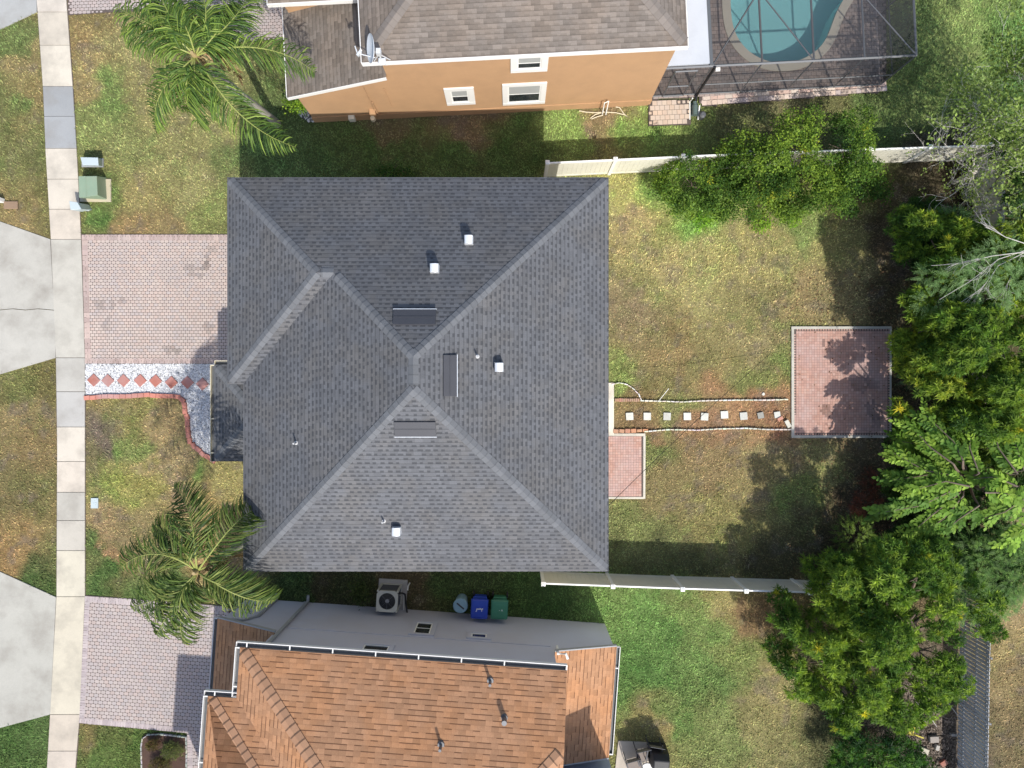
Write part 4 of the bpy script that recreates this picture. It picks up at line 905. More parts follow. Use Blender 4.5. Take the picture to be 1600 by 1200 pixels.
mb = MB(FN.M); u, v = FN.img(1094,152,0); w3 = FN.M @ Vector((us[0]+.25,cvs-.05,2.35)); mb2 = MB(); mb2.box(w3,(.16,.12,.08)); mb2.build('floodlight', M['white'], cage)
eq = P(1086,172); e = thing('pool_pump', 'grey-green pool pump with valves beside the paver pad', 'pump', eq)
mb = MB(); mb.tube([eq+Vector((-.05,-.25,.15)), eq+Vector((-.05,.12,.15))], .11, 10); mb.tube([eq+Vector((-.05,.12,.15)), eq+Vector((-.05,.27,.15))], .075, 10); mb.box(eq+Vector((-.05,0,.03)),(.3,.5,.06)); mb.build('motor', mat('pump_green', (.10,.14,.13), .5, .2, 8), e, smooth=True)
mb = MB(); mb.tube([eq+Vector((-.22,-.4,.05)),eq+Vector((-.22,.3,.05)),eq+Vector((-.2,.3,.4))], .028, 8); mb.tube([eq+Vector((.1,-.4,.05)),eq+Vector((.12,.1,.22))], .028, 8); mb.build('pipework', M['vinyl_w'], e, smooth=True)
eq2 = P(1095,183); mb = MB(); mb.tube([eq2, eq2+Vector((0,0,.28)), eq2+Vector((0,0,.34))], [.13,.13,.07], 12); setup(mb.build('pool_filter', M['alu'], loc=eq2, smooth=True), 'small round grey filter drum beside the pool pump', 'filter')
# two-legged metal stand with a coiled pale hose by the ochre wall
p0 = P(943,181); f_ = thing('metal_stand', 'thin white two-legged metal stand leaning by the ochre wall', 'stand', p0)
mb = MB(); a = P(941,179,.0); b = P(944.5,161,.85); c = P(946.5,179,.0); d = P(951,158,.85); mb.tube([a,b],.022,6); mb.tube([c,d],.022,6); mb.tube([b,d],.016,6); mb.build('legs', M['vinyl_w'], f_)
hp = [P(x, y, .05) for x, y in ((905,173),(915,175),(930,176),(945,175),(962,176),(975,179),(981,183),(975,178),(968,168),(962,167))]
mb = MB(); mb.tube(hp, .02, 6); hp2 = [P(x,y,.05) for x, y in ((922,185),(930,179),(940,176))]; mb.tube(hp2,.02,6); mb.tube([P(924,186,.05),P(934,182,.06),(P(942,180,.04))],.02,6)
setup(mb.build('garden_hose', M['cream'], loc=hp[0]), 'pale garden hose lying in the grass by the ochre wall', 'hose')

# ================================================================== STREET UTILITY BOXES
def tapered(mb, c, sx, sy, tx, ty, h, z0=0, m=0, top=None):
    a = [(c[0]+x*sx/2, c[1]+y*sy/2, z0) for x, y in ((-1,-1),(1,-1),(1,1),(-1,1))]; b = [(c[0]+x*tx/2, c[1]+y*ty/2, z0+h) for x, y in ((-1,-1),(1,-1),(1,1),(-1,1))]
    for i in range(4): j = (i+1) % 4; mb.poly([a[i],a[j],b[j],b[i]], m)
    mb.poly(b, m if top is None else top)
p = P(149,295); t_ = thing('transformer_box', 'pale green electric transformer cabinet on a concrete pad by the sidewalk', 'transformer', p)
gm = mat('pale_green_paint', (.23,.31,.22), .5, .08, 3, .05, 30, dirt=(.30,.30,.22,.3), dscale=4)
c0 = P(151,296); mb = MB(); 
fb = [P(128,277),P(166,277),P(168,312),P(129,310)]; z = .72
tb = [P(122.5,275.5,z),P(151,275,z),P(152.5,305,z),P(123.5,309,z)]
for i in range(4): j = (i+1) % 4; mb.poly([fb[i],tb[i],tb[j],fb[j]])
mb.poly(tb[::-1]); mb.build('cabinet', gm, t_, bev=.012)
mb = MB(); mb.poly([v+Vector((0,0,.012)) for v in [tb[0]*.97+tb[1]*.03, tb[0]*.6+tb[1]*.4, tb[3]*.6+tb[2]*.4, tb[3]*.97+tb[2]*.03]][::-1]); mb.build('lid', gm, t_)
mb = MB(); mb.b2(P(127,316,-.05), (P(174,276,0).x, P(174,280,0).y, .05)); mb.build('pad', mat('pad_concrete', (.46,.41,.30), .9, .1, 2, .1, 30), t_, bev=.01); keepout([G(126,275),G(175,275),G(175,317),G(126,317)])
um = mat('pale_blue_plastic', (.45,.52,.54), .5, .06, 3)
p = P(144,254); t_ = thing('utility_pedestal', 'pale blue utility pedestal north of the green transformer box', 'utility box', p, 'pale utility pedestals')
mb = MB(); fb = [P(129,248),P(161,250),P(161,260.5),P(131,259.5)]; z = .62; tb = [P(125.5,245.5,z),P(153,246,z),P(154,258.5,z),P(129,258,z)]
for i in range(4): j = (i+1) % 4; mb.poly([fb[i],tb[i],tb[j],fb[j]])
mb.poly(tb[::-1]); mb.build('cover', um, t_, bev=.015); 
mb = MB(); mb.b2(P(129,261.5,0),P(161,247.5,.06)); mb.build('base', M['greytrim'], t_)
p = P(131,322); t_ = thing('utility_pedestal', 'pale blue utility pedestal with a hood, partly over the sidewalk', 'utility box', p, 'pale utility pedestals')
mb = MB(); fb = [P(124,319),P(141,322),P(144,328),P(127,331)]; z = .75; tb = [P(108,314,z),P(121,316,z),P(127,327,z),P(110,328,z)]
for i in range(4): j = (i+1) % 4; mb.poly([fb[i],tb[i],tb[j],fb[j]])
mb.poly(tb[::-1]); mb.build('cover', um, t_, bev=.015)
mb = MB(); tapered(mb, P(134,325), .30, .24, .24, .16, .35); mb.build('cap', M['bluetrim'], t_, bev=.01)
p = P(148.5,786); mb = MB(); mb.box(p+Vector((0,0,.02)),(.28,.40,.06)); mb.box(p+Vector((0,0,.052)),(.20,.02,.012)); setup(mb.build('meter_cover', um, loc=p, bev=.01), 'small pale blue rectangular meter lid in the front lawn', 'utility lid')
p = P(5,318); mb = MB(); mb.box(p+Vector((-.02,.1,.15)),(.18,.16,.3)); setup(mb.build('valve_marker', M['vinyl_w'], loc=p, bev=.01), 'small white marker box in the strip by the road', 'marker')
p = P(16,320); mb = MB(); mb.box(p+Vector((.05,-.02,.03)),(.55,.30,.06)); setup(mb.build('meter_cover', mat('brown_lid', (.25,.17,.11), .9), loc=p, bev=.02), 'brown utility lid in the strip by the road', 'utility lid')

# ================================================================== AIR CONDITIONER, BINS
p = P(612,927); ac = thing('air_conditioner', 'beige outdoor air conditioner unit with round fan on a concrete slab', 'air conditioner', p, rz=0)
Ma = Matrix.Translation(p) @ Matrix.Rotation(R(-3.5), 4, 'Z'); acm = mat('ac_beige', (.50,.50,.45), .5, .06, 3); s = .40; hA = 1.05
mb = MB(Ma); mb.b2((-s+.03,-s+.03,.1),(s-.03,s-.03,hA-.06), 1)
for a in (-1,1):
    for b in (-1,1): mb.box((a*(s-.03),b*(s-.03),.08+(hA-.1)/2),(.07,.07,hA-.1))
for k in range(9): z = .18+k*.09; mb.b2((-s+.02,-s+.015,z),(s-.02,s-.015,z+.012), 2)
mb.b2((-s,-s,.06),(s,s,.14)); mb.build('body', [acm, M['black'], M['alu']], ac, bev=.006)
mb = MB(Ma); N_ = 32; c8 = .13
def sq(t):
    x, y = math.cos(t), math.sin(t); m_ = max(abs(x), abs(y)); X, Y = x/m_*s, y/m_*s; q_ = abs(X)+abs(Y); lim = 2*s-c8*.8
    return (X*lim/q_, Y*lim/q_) if q_ > lim else (X, Y)
rr = .31
for i in range(N_):
    t0, t1 = 2*math.pi*i/N_, 2*math.pi*(i+1)/N_; a, b = sq(t0), sq(t1); c, d = (math.cos(t1)*rr, math.sin(t1)*rr), (math.cos(t0)*rr, math.sin(t0)*rr)
    mb.poly([(*a,hA),(*b,hA),(*c,hA-.02),(*d,hA-.02)]); mb.poly([(*a,hA-.08),(*b,hA-.08),(*b,hA),(*a,hA)]); mb.poly([(*d,hA-.02),(*c,hA-.02),(*c,hA-.2),(*d,hA-.2)], 1)
mb.build('top_panel', [acm, M['metal']], ac)
mb = MB(Ma); mb.tube([(0,0,hA-.14),(0,0,hA-.05)], .075, 14)
for k in range(3):
    t = R(90+120*k); 
    for j in range(4):
        r0, r1 = .06+j*.058, .06+(j+1)*.058; w0, w1 = .07+.05*j/3, .07+.05*(j+1)/3
        f2 = lambda r_, o, z: (math.cos(t)*r_-math.sin(t)*o, math.sin(t)*r_+math.cos(t)*o, hA-.13+z)
        mb.poly([f2(r0,-w0,-.02),f2(r1,-w1,-.02),f2(r1,w1,.03),f2(r0,w0,.03)])
mb.build('fan', mat('fan_grey', (.34,.35,.38), .4, .1, 5), ac)
mb = MB(Ma); 
for r_ in (.08,.13,.18,.23,.28): 
    q = [(math.cos(2*math.pi*i/24)*r_, math.sin(2*math.pi*i/24)*r_, hA-.005+(.31-r_)*.06) for i in range(25)]; mb.tube(q, .003, 3, caps=False)
for k in range(4): t = R(45+90*k); mb.tube([(math.cos(t)*.04,math.sin(t)*.04,hA+.01),(math.cos(t)*.31,math.sin(t)*.31,hA-.015)], .005, 4)
mb.tube([(0,0,hA-.02),(0,-.31,hA-.015)], .008, 4); mb.build('fan_guard', M['alu'], ac)
mb = MB(Ma); mb.b2((-.52,-.72,-.02),(.60,.56,.06)); mb.build('slab', mat('ac_slab', (.40,.38,.36), .9, .1, 3, .1, 30), ac, bev=.01); keepout([tuple(Ma @ Vector((a,b,0)))[:2] for a, b in ((-.55,-.8),(.63,-.8),(.63,.6),(-.55,.6))])
mb = MB(Ma); mb.tube([(s,.3,.9),(s+.15,.32,.95),(s+.22,.2,.7),(s+.22,-.3,.3),(s+.3,-.62,.35),(s+.3,-.8,.4)], .035, 8); mb.build('refrigerant_line', M['black'], ac, smooth=True)
mb = MB(Ma); mb.tube([(s,.1,.5),(s+.12,.2,.6),(s+.14,0,.4),(s+.12,-.6,.1),(s+.18,-.85,.5)], .025, 8); mb.tube([(s+.28,.45,.02),(s+.28,.45,.45),(s+.28,.3,.5)],.03,8); mb.build('white_pipe', M['vinyl_w'], ac, smooth=True)
def wheelie(px, py, col, lab, glyph):
    p = P(px, py); b = thing('wheelie_bin', lab, 'bin', p, 'wheeled bins by the lavender wall', R(-3)); Mb = Matrix.Translation(p) @ Matrix.Rotation(R(-3), 4, 'Z')
    mt = mat('bin_plastic', col, .45, .1, 4, .05, 30); b.rotation_euler = (0,0,0)
    mb = MB(Mb); tapered(mb, (0,.0), .44, .50, .56, .66, .98, .04); mb.box((0,.34,.97),(.56,.05,.05)); mb.build('body', mt, b, bev=.01)
    mb = MB(Mb); n1_ = 6
    prof = [(-.36,1.03),(-.30,1.07),(-.1,1.09),(.15,1.085),(.30,1.06),(.34,1.03)]
    xs_ = (-.305,-.27,.27,.305)
    for i in range(len(prof)-1):
        (ya, za), (yb, zb) = prof[i], prof[i+1]
        for j in range(3):
            e0_ = -.03 if j == 0 else 0; e1_ = -.03 if j == 2 else 0
            mb.poly([(xs_[j],ya,za+e0_),(xs_[j+1],ya,za+e1_),(xs_[j+1],yb,zb+e1_),(xs_[j],yb,zb+e0_)])
    mb.prism([(-.305,-.36),(.305,-.36),(.305,.34),(-.305,.34)], .98, 1.0); mb.box((0,-.365,1.0),(.58,.03,.07))
    mb.box((-.31,0,1.0),(.02,.7,.05)); mb.box((.31,0,1.0),(.02,.7,.05))
    ld = mb.build('lid', mt, b, bev=.006)
    mb = MB(Mb); mb.tube([(-.24,.33,1.0),(-.24,.44,1.03),(.24,.44,1.03),(.24,.33,1.0)], .016, 8); mb.build('handle', mt, b)
    for sx in (-1,1): mb = MB(Mb); mb.tube([(sx*.25,.30,.12),(sx*.31,.30,.12)], .12, 16); mb.build('wheel', M['black'], b)
    mb = MB(Mb)
    for g_ in glyph: mb.box((g_[0],g_[1],1.0905),(g_[2],g_[3],.004), 0, g_[4] if len(g_) > 4 else 0)
    mb.build('lid_marking', M['white'], ld)
wheelie(751,938,(.020,.060,.42),'blue wheeled bin with white marking on its lid, in the middle of three containers',[(0,.0,.22,.035),(-.1,-.05,.03,.07),(.09,-.05,.03,.08),(.12,.01,.035,.05),(-.12,-.09,.03,.03),(.03,.02,.06,.03)])
wheelie(781,939,(.045,.20,.12),'green wheeled bin with a small white spot on its lid, right of the blue bin',[(.10,-.02,.035,.06,.3),(.01,-.03,.04,.012)])
p = P(722,935.5); b = thing('barrel', 'pale blue round lidded barrel left of the blue bin', 'barrel', p); bm_ = mat('pale_blue_barrel', (.22,.36,.45), .5, .08, 4)
mb = MB(Matrix.Translation(p)); mb.tube([(0,0,0),(0,0,.3),(0,0,.85)], [.21,.235,.26], 24); mb.build('drum', bm_, b, smooth=True)
mb = MB(Matrix.Translation(p)); mb.tube([(0,0,.85),(0,0,.88),(0,0,.91),(0,0,.915)], [.285,.285,.26,.0], 24, caps=False); ld = mb.build('lid', bm_, b, smooth=True)
mb = MB(Matrix.Translation(p)); mb.box((0,0,.925),(.34,.05,.03),0,R(-40)); mb.build('lid_grip', M['darkmetal'], ld, bev=.008)
# ================================================================== PATIO FURNITURE (bottom centre)
def chair(px, py, rz, lab):
    p = P(px, py); c = thing('patio_chair', lab, 'chair', p, 'sling patio chairs'); Mc = Matrix.Translation(p) @ Matrix.Rotation(rz, 4, 'Z'); fm = M['darkmetal']
    sl = mat('sling_fabric', (.20,.17,.15), .8, .15, 6, .1, 60)
    mb = MB(Mc); mb.box((0,0,.42),(.48,.48,.02)); mb.build('seat', sl, c)
    mb = MB(Mc); mb.poly([(-.24,.24,.42),(.24,.24,.42),(.24,.42,.95),(-.24,.42,.95)]); mb.poly([(-.24,.25,.42),(.24,.25,.42),(.24,.43,.95),(-.24,.43,.95)][::-1]); mb.build('backrest', sl, c)
    mb = MB(Mc)
    for sx in (-.27,.27):
        mb.tube([(sx,-.26,0),(sx,-.26,.62),(sx,.2,.66),(sx,.40,.62)], .018, 6); mb.tube([(sx,.38,0),(sx,.24,.42),(sx,.43,.98)], .018, 6); mb.box((sx,-.02,.665),(.05,.46,.02))
    mb.tube([(-.27,-.24,.42),(.27,-.24,.42)], .016, 6); mb.tube([(-.27,.43,.98),(.27,.43,.98)], .016, 6); mb.build('frame', fm, c)
    return c
chair(988,1186,R(15),'brown sling patio chair nearest the lavender house'); chair(1003,1171,R(12),'brown sling patio chair in the middle of the row'); chair(1017,1166,R(-10),'dark sling patio chair next to the black grill')
p = P(1008,1192); c = thing('garden_stool', 'white upholstered garden stool in front of the patio chairs', 'stool', p); mb = MB(Matrix.Translation(p)); mb.tube([(0,0,.38),(0,0,.42),(0,0,.47),(0,0,.49)], [.22,.24,.23,.12], 20); mb.build('cushion', M['white'], c, smooth=True)
for k in range(4): a = R(45+90*k); mb = MB(Matrix.Translation(p)); mb.tube([(math.cos(a)*.2,math.sin(a)*.2,0),(math.cos(a)*.15,math.sin(a)*.15,.4)], .018, 6); mb.build('leg', M['white'], c)
p = P(1024,1158); c = thing('barbecue_grill', 'barbecue grill under a black cover at the patio corner', 'grill', p); Mg = Matrix.Translation(P(1025,1172)) @ Matrix.Rotation(R(-4), 4, 'Z')
mb = MB(Mg); tapered(mb, (0,0), .70, .62, .66, .56, .80, .02); a = [(-.33,-.28,.82),(.33,-.28,.82),(.33,.28,.82),(-.33,.28,.82)]; b_ = [(-.30,-.20,1.06),(.30,-.20,1.06),(.30,.14,1.10),(-.30,.14,1.10)]
for i in range(4): j = (i+1)%4; mb.poly([a[i],a[j],b_[j],b_[i]])
mb.poly(b_); mb.build('cover', M['blackcloth'], c, bev=.04)
mb = MB(Mg); mb.tube([(-.2,-.33,.8),(-.2,-.36,.8),(.2,-.36,.8),(.2,-.33,.8)], .012, 6); mb.build('handle', M['alu'], c)

# ================================================================== CABLE
pts = []; a = P(951, 790, 5.6); b = P(1203, 553, .1)
for i in range(21): t = i/20; q = a.lerp(b, t); q.z -= .35*math.sin(math.pi*t)*(1-.3*t); q.z = max(q.z, .06); pts.append(q)
mb = MB(); mb.tube(pts, .009, 5, caps=True); setup(mb.build('cable', M['black'], loc=b), 'thin black cable slanting from the roof edge down over the back garden', 'cable')

# ================================================================== PLANTS
def leaves(Cn, D, Nn, L, W, col, fold=.0, droop=0.0, oval=False):
    """diamond leaves; returns V,F,col"""
    D = D/np.linalg.norm(D, axis=1, keepdims=True); S = np.cross(D, Nn); S /= np.linalg.norm(S, axis=1, keepdims=True)+1e-9; U = np.cross(S, D)
    L = L[:, None]; W = W[:, None]
    if oval:
        dz = np.array([[0,0,1.]])*L*droop; vs = [Cn, Cn+D*L*.28+S*W*.42, Cn+D*L*.66+S*W*.46-dz*.4, Cn+D*L-dz, Cn+D*L*.66-S*W*.46-dz*.4, Cn+D*L*.28-S*W*.42]
        mid = Cn+D*L*.5-dz*.2-U*L*.05; n = len(Cn); V = np.stack(vs+[mid],1).reshape(-1,3); q = np.array([(0,1,6,5),(1,2,3,6),(6,3,4,5)]); F = (q[None]+7*np.arange(n)[:,None,None]).reshape(-1,4)
        return V, F, np.repeat(col, 7, 0)
    v0 = Cn; v1 = Cn+D*L*.45+S*W*.5+U*L*fold; v3 = Cn+D*L*.45-S*W*.5+U*L*fold; v2 = Cn+D*L; v2[:, 2] -= (L*droop)[:, 0]
    V = np.stack([v0,v1,v2,v3],1).reshape(-1,3); n = len(Cn); F = np.arange(4*n).reshape(n,4)
    return V, F, np.repeat(col, 4, 0)
def cat_(parts):
    Vs, Fs, Cs, o = [], [], [], 0
    for V, F, c in parts: Vs.append(V); Fs.append(F+o); Cs.append(c); o += len(V)
    return np.concatenate(Vs), np.concatenate(Fs), np.concatenate(Cs)
def unit(n): v = rng.normal(size=(n,3)); return v/np.linalg.norm(v,axis=1,keepdims=True)
def lobe_points(lobes, dens, inner=.35, zmin=.15):
    """twig tips on and in ellipsoid lobes (x,y,z,rx,ry,rz); returns point, outward"""
    Ps, Ns = [], []
    for (x,y,z,a,b,c) in lobes:
        n = int(dens*(a*b+ (a+b)*c*.5)*3.2); u = unit(n); u[:,2] = np.where(u[:,2] < -.35, -u[:,2], u[:,2])
        r = np.where(rng.random(n) < inner, rng.uniform(.5,.95,n), rng.uniform(.85,1.12,n))
        # ragged surface
        bump_ = .70+.55*vnoise(u[:,0]*a+x, u[:,1]*b+y, .7, 41)
        p = np.array([x,y,z])+u*np.array([a,b,c])*(r*bump_)[:,None]; k = p[:,2] > zmin; Ps.append(p[k]); Ns.append(u[k])
    return np.concatenate(Ps), np.concatenate(Ns)
def thin(Pp, cell):
    k = np.floor(Pp/cell).astype(np.int64); h = k[:,0]*73856093 ^ k[:,1]*19349663 ^ k[:,2]*83492791
    return np.unique(h, return_index=True)[1]
def clumps(lobes, cell=.8, r=.42):
    """break big lobes into knots of foliage with gaps between them"""
    Pp, Nn = lobe_points(lobes, 10, .25); k = thin(Pp, cell); Pp, Nn = Pp[k], Nn[k]; o = []
    for p, q in zip(Pp, Nn):
        rr = r*rng.uniform(.65,1.25); z = p[2]+rng.normal(0,.25); o.append((p[0]+q[0]*.1, p[1]+q[1]*.1, z, rr*rng.uniform(.8,1.25), rr*rng.uniform(.8,1.25), rr*.8))
    return o
STY = {'rosette':(30,(.14,.24),(.026,.042),.25,1), 'small':(22,(.07,.13),(.035,.055),.22,1), 'fine':(14,(.10,.2),(.012,.02),0,0)}
def crown(lobes, style, dens, cols, inner=.35, sc=1.0, gap=.5, knots=None):
    if knots: lobes = clumps(lobes, *knots)
    m, Lr, Wr, cell, layers = STY[style]; cols = np.array(cols)*1.36; parts = []
    for layer in range(2 if layers else 1):
        Pp, Nn = lobe_points(lobes, dens, inner if layer == 0 else 1.0)
        if cell:
            if layer: Pp = Pp-Nn*.12
            k = thin(Pp, cell*sc*(1.0 if layer == 0 else 1.05)); Pp, Nn = Pp[k], Nn[k]
        k = vnoise(Pp[:,0]+Pp[:,2]*.5, Pp[:,1]+Pp[:,2]*.7, .8*sc, 51) > gap*.5; Pp, Nn = Pp[k], Nn[k]; n = len(Pp)
        if not n: continue
        ci = vnoise(Pp[:,0], Pp[:,1]+Pp[:,2], 1.1, 61)*.55+rng.random(n)*.45
        if layer == 1: ci *= .5
        base = np.stack([np.interp(ci, np.linspace(.12,.85,len(cols)), cols[:, j]) for j in range(3)], 1)*rng.uniform(.8,1.2,(n,1))
        yel = rng.random(n) < .012; base[yel] = base[yel]*np.array([1.9,1.25,.8])
        ax = Nn*.6+np.array([0,0,.7])+rng.normal(0,.3,(n,3)); ax /= np.linalg.norm(ax,axis=1,keepdims=True)
        tx = np.cross(ax, np.array([.3,.9,.1])); tx /= np.linalg.norm(tx,axis=1,keepdims=True); ty = np.cross(ax, tx); a0 = rng.uniform(0,6.28,n); size = rng.uniform(.75,1.3,n)*sc
        mm = m if layer == 0 else m//2
        for j in range(mm):
            t = a0+j*2.4+rng.normal(0,.3,n); q = j/mm; e = 1.15-1.35*q+rng.normal(0,.15,n)
            D = (tx*np.cos(t)[:,None]+ty*np.sin(t)[:,None])*np.cos(e)[:,None]+ax*np.sin(e)[:,None]
            off = Pp-ax*(q*.16*size)[:,None]+D*(.04*q)
            if style == 'small': off = Pp+rng.normal(0,.085,(n,3))*size[:,None]
            f = (1.25-.6*q)*rng.uniform(.8,1.2,(n,1)); hue = np.array([1.15-.35*q, 1.05-.15*q, 1.0])
            parts.append(leaves(off, D, ax+rng.normal(0,.4,(n,3)), rng.uniform(*Lr,n)*size*(.65+.45*q), rng.uniform(*Wr,n)*size, base*f*hue, .06, .12+.15*q))
    return cat_(parts)
def sprays(roots, dirs, length, nl, L, W, cols, flat=True, droop=.25):
    """leaves set in two rows along arching twigs"""
    parts = []; cols = np.array(cols); n = len(roots); D0 = dirs/np.linalg.norm(dirs,axis=1,keepdims=True)
    side = np.cross(D0, np.array([0,0,1.])); side /= np.linalg.norm(side,axis=1,keepdims=True)+1e-9
    base = cols[rng.integers(0,len(cols),n)]*rng.uniform(.75,1.25,(n,1))*1.5; ln = length*rng.uniform(.7,1.15,n)
    for j in range(nl):
        t = (j+.5)/nl; p = roots+D0*(ln*t)[:,None]; p[:,2] -= ln*droop*t*t
        for s in (-1,1):
            D = D0*.75+side*s*.8+rng.normal(0,.12,(n,3)); D[:,2] -= .1+.35*t*droop; w_ = (.55+.9*math.sin(math.pi*min(1,t*.85+.12)))*.75
            parts.append(leaves(p, D, np.tile([0,0,1.],(n,1))+rng.normal(0,.3,(n,3)), rng.uniform(L*.8,L*1.15,n)*w_, rng.uniform(W*.8,W*1.15,n)*w_, base*rng.uniform(.8,1.2,(n,1)), .05, .1, W > .08))
    parts.append(leaves(roots+D0*ln[:,None]-np.array([0,0,1])*(ln*droop)[:,None], D0+np.array([0,0,-.3]), np.tile([0,0,1.],(n,1)), np.full(n,L), np.full(n,W), base, oval=W > .08))
    return cat_(parts)
def limbs(mb, base, tops, r0, seed=1, sag=.15):
    r_ = random.Random(seed); base = Vector(base); fork = base+Vector((r_.uniform(-.1,.1),r_.uniform(-.1,.1),max(.25, .3*min(t[2] for t in tops))))
    mb.tube([base-Vector((0,0,.2)), (base+fork)/2+Vector((r_.uniform(-.04,.04),0,0)), fork], [r0*1.25,r0,r0*.9], 8)
    for t in tops:
        t = Vector(t); m1 = fork.lerp(t,.4)+Vector((r_.uniform(-.2,.2),r_.uniform(-.2,.2),.25)); m2 = fork.lerp(t,.75)+Vector((r_.uniform(-.15,.15),r_.uniform(-.15,.15),.15))
        mb.tube([fork, m1, m2, t], [r0*.6,r0*.42,r0*.25,r0*.1], 6)
        for k in range(4):
            q = m1.lerp(t, r_.uniform(.1,.9)); e = q+Vector((r_.uniform(-.6,.6),r_.uniform(-.6,.6),r_.uniform(.1,.5))); mb.tube([q,(q+e)/2+Vector((0,0,.05)),e],[r0*.18,r0*.12,r0*.05],5)
def tree(name, lab, cat, base, lobes, style, dens, cols, r0=.12, inner=.35, sc=1., gap=.5, bark='wood', extra=None, group=None, leafname='crown', knots=None):
    T = thing(name, lab, cat, (base[0],base[1],0), group)
    mb = MB(); limbs(mb, (base[0],base[1],0), [(l[0],l[1],l[2]) for l in lobes], r0, seed=int(abs(base[0]*7+base[1]*13))); mb.build('trunk', M[bark], T, smooth=True)
    prt = [crown(lobes, style, dens, cols, inner, sc, gap, knots)]+(extra or [])
    V, F, c = cat_(prt); np_mesh(leafname, V, F, np.clip(c,0,1), M['leaf'], T); return T
def LB(px, py, z, rpx, rpy=None, rz=None):
    """lobe from its place in the photo, at height z"""
    p = P(px, py, z); k = (H-z)/FPX; a = rpx*k; b = (rpy or rpx)*k; return (p.x, p.y, z, a, b, rz or min(a,b)*.85)
YG = [(.020,.060,.012),(.055,.125,.018),(.105,.195,.022),(.20,.27,.03)]
DG = [(.012,.042,.012),(.03,.085,.018),(.065,.14,.025)]
SG = [(.03,.07,.014),(.06,.12,.018),(.11,.18,.025),(.17,.25,.03)]
# shrub row along the north fence
def shrub(px, py, lobes, lab, style='small', dens=26, cols=SG, r0=.05, **k):
    return tree('shrub', lab, 'shrub', G(px,py), lobes, style, dens, cols, r0=r0, **k)
shrub(1105,305,[LB(1080,290,1.3,42,34),LB(1055,270,.9,26,22),LB(1110,262,1.4,30,22),LB(1100,325,.8,34,22),LB(1132,300,1.2,26,30)],'bright green leafy shrub at the west end of the north fence', dens=90, gap=.2, knots=(.66,.30), group='shrubs along the north fence')
shrub(1185,300,[LB(1170,290,1.5,36,40),LB(1150,245,1.7,22,24),LB(1205,270,1.6,30,30),LB(1190,330,.9,34,24),LB(1180,250,1.8,22,20)],'leafy green shrub second from the west along the north fence', dens=90, gap=.2, knots=(.66,.30), group='shrubs along the north fence')
shrub(1255,280,[LB(1240,250,2.0,38,36),LB(1225,215,2.2,22,18),LB(1262,205,2.2,24,20),LB(1275,290,1.4,36,34),LB(1235,320,.9,30,24)],'tallest dense green shrub in the middle of the north fence row', dens=90, gap=.2, knots=(.66,.30), group='shrubs along the north fence')
shrub(1325,265,[LB(1315,235,2.0,34,34),LB(1340,215,1.9,20,20),LB(1330,290,1.2,34,34),LB(1295,225,2.0,18,22),LB(1355,300,.8,24,20)],'green shrub at the east end of the north fence row', dens=90, gap=.2, knots=(.66,.30), group='shrubs along the north fence')
shrub(1190,352,[LB(1098,345,.25,14,10),LB(1190,352,.3,16,10),LB(1235,345,.3,14,12)],'low yellow-green weeds at the foot of the north shrubs', dens=120, cols=[(.12,.25,.02),(.2,.34,.03)], r0=.015)
shrub(620,277,[LB(612,270,.5,18,10),LB(634,272,.5,14,9)],'small dark shrub in the shade north of the grey roof', dens=90, cols=DG, r0=.02)
shrub(458,165,[LB(461,156,.9,13,15),LB(470,168,.6,11,11)],'small bright green bush at the corner of the ochre house', dens=200, cols=[(.12,.22,.02),(.20,.30,.03)], r0=.02, gap=0.)
# big mango tree, bottom right
tree('mango_tree','large dense tree with yellow-green leaf rosettes at the bottom right','tree',G(1350,985),
  [LB(1290,960,2.8,62,52),LB(1265,1035,2.4,46,50),LB(1340,930,3.4,60,50),LB(1400,900,3.6,50,44),LB(1360,1010,3.9,64,56),LB(1430,960,3.9,56,52),LB(1330,1070,2.6,56,42),LB(1400,1065,3.0,56,46),LB(1460,1020,3.2,40,44),LB(1480,1060,2.4,26,30),LB(1300,1085,1.9,36,24),LB(1440,885,3.4,40,34),LB(1235,985,2.2,26,30),LB(1480,930,2.8,50,50),LB(1350,960,2.0,80,70),LB(1530,960,2.4,34,30)],
  'rosette', 60, [(.025,.065,.014),(.065,.13,.02),(.125,.20,.028),(.20,.28,.035)], r0=.2, inner=.15, sc=1.0, gap=.2, knots=(.98,.42))
# yellow-green tree, centre right
tree('mango_tree','tall yellow-green tree east of the red patio','tree',G(1500,470),
  [LB(1455,375,2.8,40,34),LB(1500,400,3.4,50,44),LB(1475,455,3.6,50,44),LB(1545,450,4.2,54,50),LB(1530,520,4.4,60,50),LB(1470,510,3.2,38,34),LB(1500,575,4.0,54,46),LB(1570,560,4.5,50,50),LB(1470,620,3.2,46,36),LB(1540,630,3.9,50,40),LB(1590,480,4.4,44,60),LB(1435,520,2.6,26,20),LB(1585,400,4.0,36,40),LB(1500,680,2.6,60,40),LB(1580,680,3.2,50,50),LB(1560,540,2.6,70,90),LB(1460,560,1.8,40,60),LB(1540,430,2.4,60,60)],
  'rosette', 60, [(.03,.07,.014),(.08,.15,.02),(.15,.22,.028),(.24,.29,.035)], r0=.2, inner=.15, sc=1.0, gap=.2, knots=(.98,.42))
